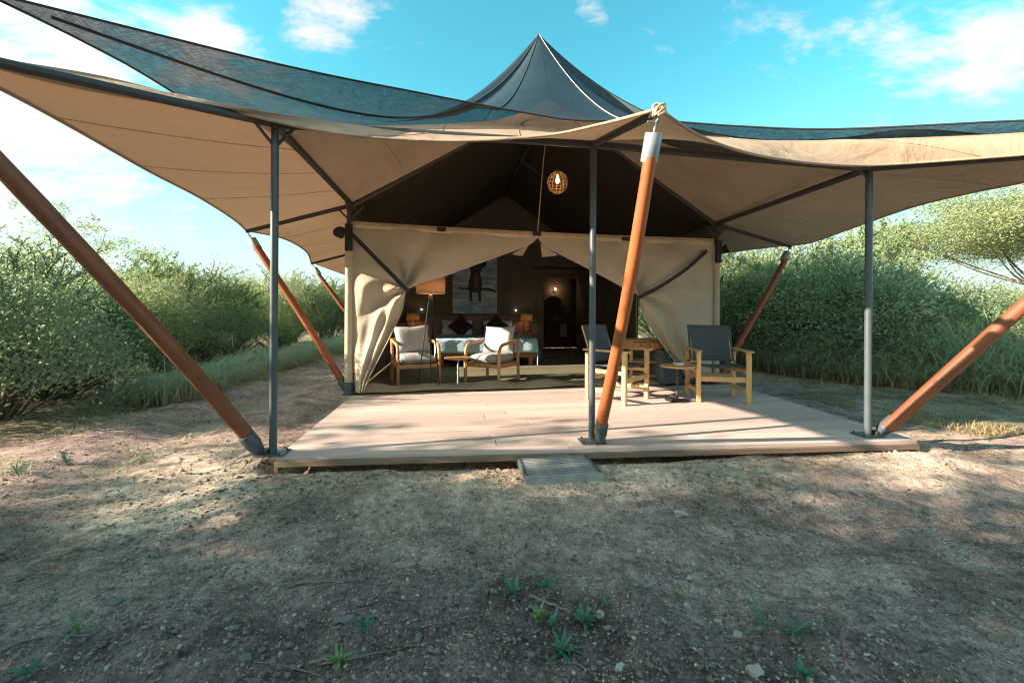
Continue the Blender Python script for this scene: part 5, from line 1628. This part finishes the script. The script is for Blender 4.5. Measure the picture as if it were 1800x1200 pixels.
# twigs
TWIGS = [
 ([(930, 1050), (965, 1065), (1005, 1080)], .007, 'thick grey stick between the rosette weeds'),
 ([(560, 1170), (620, 1158), (700, 1142), (755, 1132)], .0035, 'long thin twig lying along the bottom left soil'),
 ([(545, 1168), (590, 1160), (650, 1150)], .006, 'dark short stick under the long thin twig'),
 ([(0, 1150), (40, 1130), (90, 1120), (160, 1120)], .005, 'curved dark root at the bottom left corner'),
 ([(345, 1190), (340, 1165), (350, 1140)], .003, 'curled twig standing near the squarish stone'),
 ([(450, 1165), (500, 1172), (570, 1192)], .003, 'pale bent straw at the bottom edge'),
 ([(520, 1028), (570, 1025), (625, 1023)], .006, 'flat grey stick at the rim of the loose soil'),
 ([(1008, 1165), (1035, 1180), (1055, 1195)], .003, 'white twig below the lowest rosette'),
 ([(1600, 860), (1650, 885), (1700, 905)], .004, 'fallen twig right of the deck corner'),
 ([(1330, 843), (1390, 860), (1450, 880)], .003, 'thin straw in front of the deck corner'),
 ([(452, 822), (462, 806), (470, 793)], .006, 'short stick leaning by the squared strut foot')]
for pts, r_, lb_ in TWIGS:
    w_ = [on(*q_) + zz * r_ * 1.2 for q_ in pts]
    c = catmull(w_, 14) if len(w_) > 2 else w_
    c = [q_ + Vector((random.gauss(0, r_ * .5), random.gauss(0, r_ * .5), abs(random.gauss(0, r_ * .5)))) for q_ in c]
    tag(obj('twig', MB().tube(c, [r_ * (1 - .5 * k / len(c)) for k in range(len(c))], 6), M['twig'], auto=True), lb_, 'twig', 'twigs lying on the soil')
# weeds: rosettes, every leaf a part
def weed_leaf(L, W, droop):
    mb = MB(); rows = []
    for k in range(6):
        t = k / 5
        w = W * math.sin(math.pi * min(1, .12 + .86 * t)) ** .8 * .5
        z = L * (.35 * t - droop * t * t); y = L * t * .95
        rows.append([Vector((-w, y, z + w * .35)), Vector((0, y, z)), Vector((w, y, z + w * .35))])
    mb.grid(rows)
    me = mb.mesh('leaf', True)
    at = me.attributes.new('tint', 'FLOAT', 'POINT'); at.data.foreach_set('value', [random.random() for _ in me.vertices])
    me.materials.append(M['weed'])
    return me
def second(me):
    c = me.copy(); c.materials.clear(); c.materials.append(M['weed_b']); return c
LM = [weed_leaf(.075, .016, .25), weed_leaf(.06, .017, .1), weed_leaf(.085, .013, .4), weed_leaf(.12, .008, .42)]
LB = [second(m_) for m_ in LM]
def weed(px, py, s, label, n=15, kinds=(0, 1, 2), tall=0.0, cat='weed'):
    p = on(px, py)
    t = thing('weed', label, cat, p + zz * .004, random.random() * 6, 'green weeds on the bare soil')
    alt = random.random() < .45
    for k in range(n):
        o = obj('leaf', (LB if alt else LM)[random.choice(kinds)], None, t)
        o.rotation_euler = (random.uniform(-.1, .85) + (tall if k % 2 else 0), random.uniform(-.5, .5), k * 2.399 + random.uniform(-.5, .5))
        sc_ = s * random.uniform(.5, 1.2); o.scale = (sc_, sc_, sc_)
        o.location = (0, 0, .002 + .012 * tall * random.random())
    obj('root_crown', MB().lathe([(.006, -.01), (.007, .004), (.003, .010)], n=7), M['twig'], t)
weed(904, 1048, 1.0, 'tallest green weed at the tip of the thick grey stick', 15, (0, 2), .6)
weed(946, 1018, .55, 'small weed uphill of the thick grey stick', 9, (0, 1), .4)
weed(962, 1038, .75, 'weed just above the thick grey stick', 12, (0, 1), .5)
weed(948, 1092, .85, 'left dense rosette weed below the stick', 17, (0, 1), .3)
weed(974, 1104, .80, 'middle dense rosette weed below the stick', 15, (0, 1), .4)
weed(1029, 1098, .95, 'rosette weed touching the tan stone', 18, (0, 1), .2)
weed(988, 1150, 1.0, 'lowest rosette weed above the white twig', 17, (0, 2), .2)
weed(1104, 1043, .45, 'tiny weed on the middle of the gravel mound', 10, (0, 1), .3)
weed(1192, 1052, .55, 'small weed on the right of the gravel mound', 11, (0, 1), .2)
weed(1066, 1062, .5, 'wispy yellowish weed right of the stick', 9, (2,), .7)
weed(1345, 1105, 1.05, 'left half of the spiky grass clump at lower right', 12, (3,), .5, 'grass clump')
weed(1395, 1118, 1.05, 'spreading spiky grass clump at lower right', 14, (3,), .3, 'grass clump')
weed(640, 1108, .75, 'round leaved weed below the long flat slate', 14, (1,), .3)
weed(596, 1168, .7, 'spiky weed at the end of the dark short stick', 13, (0, 2), .2)
weed(136, 1115, .85, 'upright green weed above the curved root', 11, (2, 3), .8)
weed(90, 1055, .6, 'thin weed at the left rim of the loose soil', 7, (3,), .6)
weed(50, 1190, .7, 'green weed in the bottom left corner', 11, (0, 2), .4)
weed(433, 1095, .55, 'single bladed weed in the middle of the clods', 6, (3,), .8)
weed(1412, 1190, .8, 'leafy weed at the bottom edge right of the white stone', 15, (1,), .4)
weed(1185, 1095, .4, 'tiny seedling below the pale gravel stones', 7, (1,), .4)
weed(118, 815, 1.0, 'green grass tuft on the far left track', 16, (2, 3), .7)
weed(30, 832, .9, 'grass tuft at the left edge of the track', 16, (2, 3), .6)
weed(1475, 795, .8, 'weed sprouting under the deck edge right of the grating', 10, (1, 0), .5)
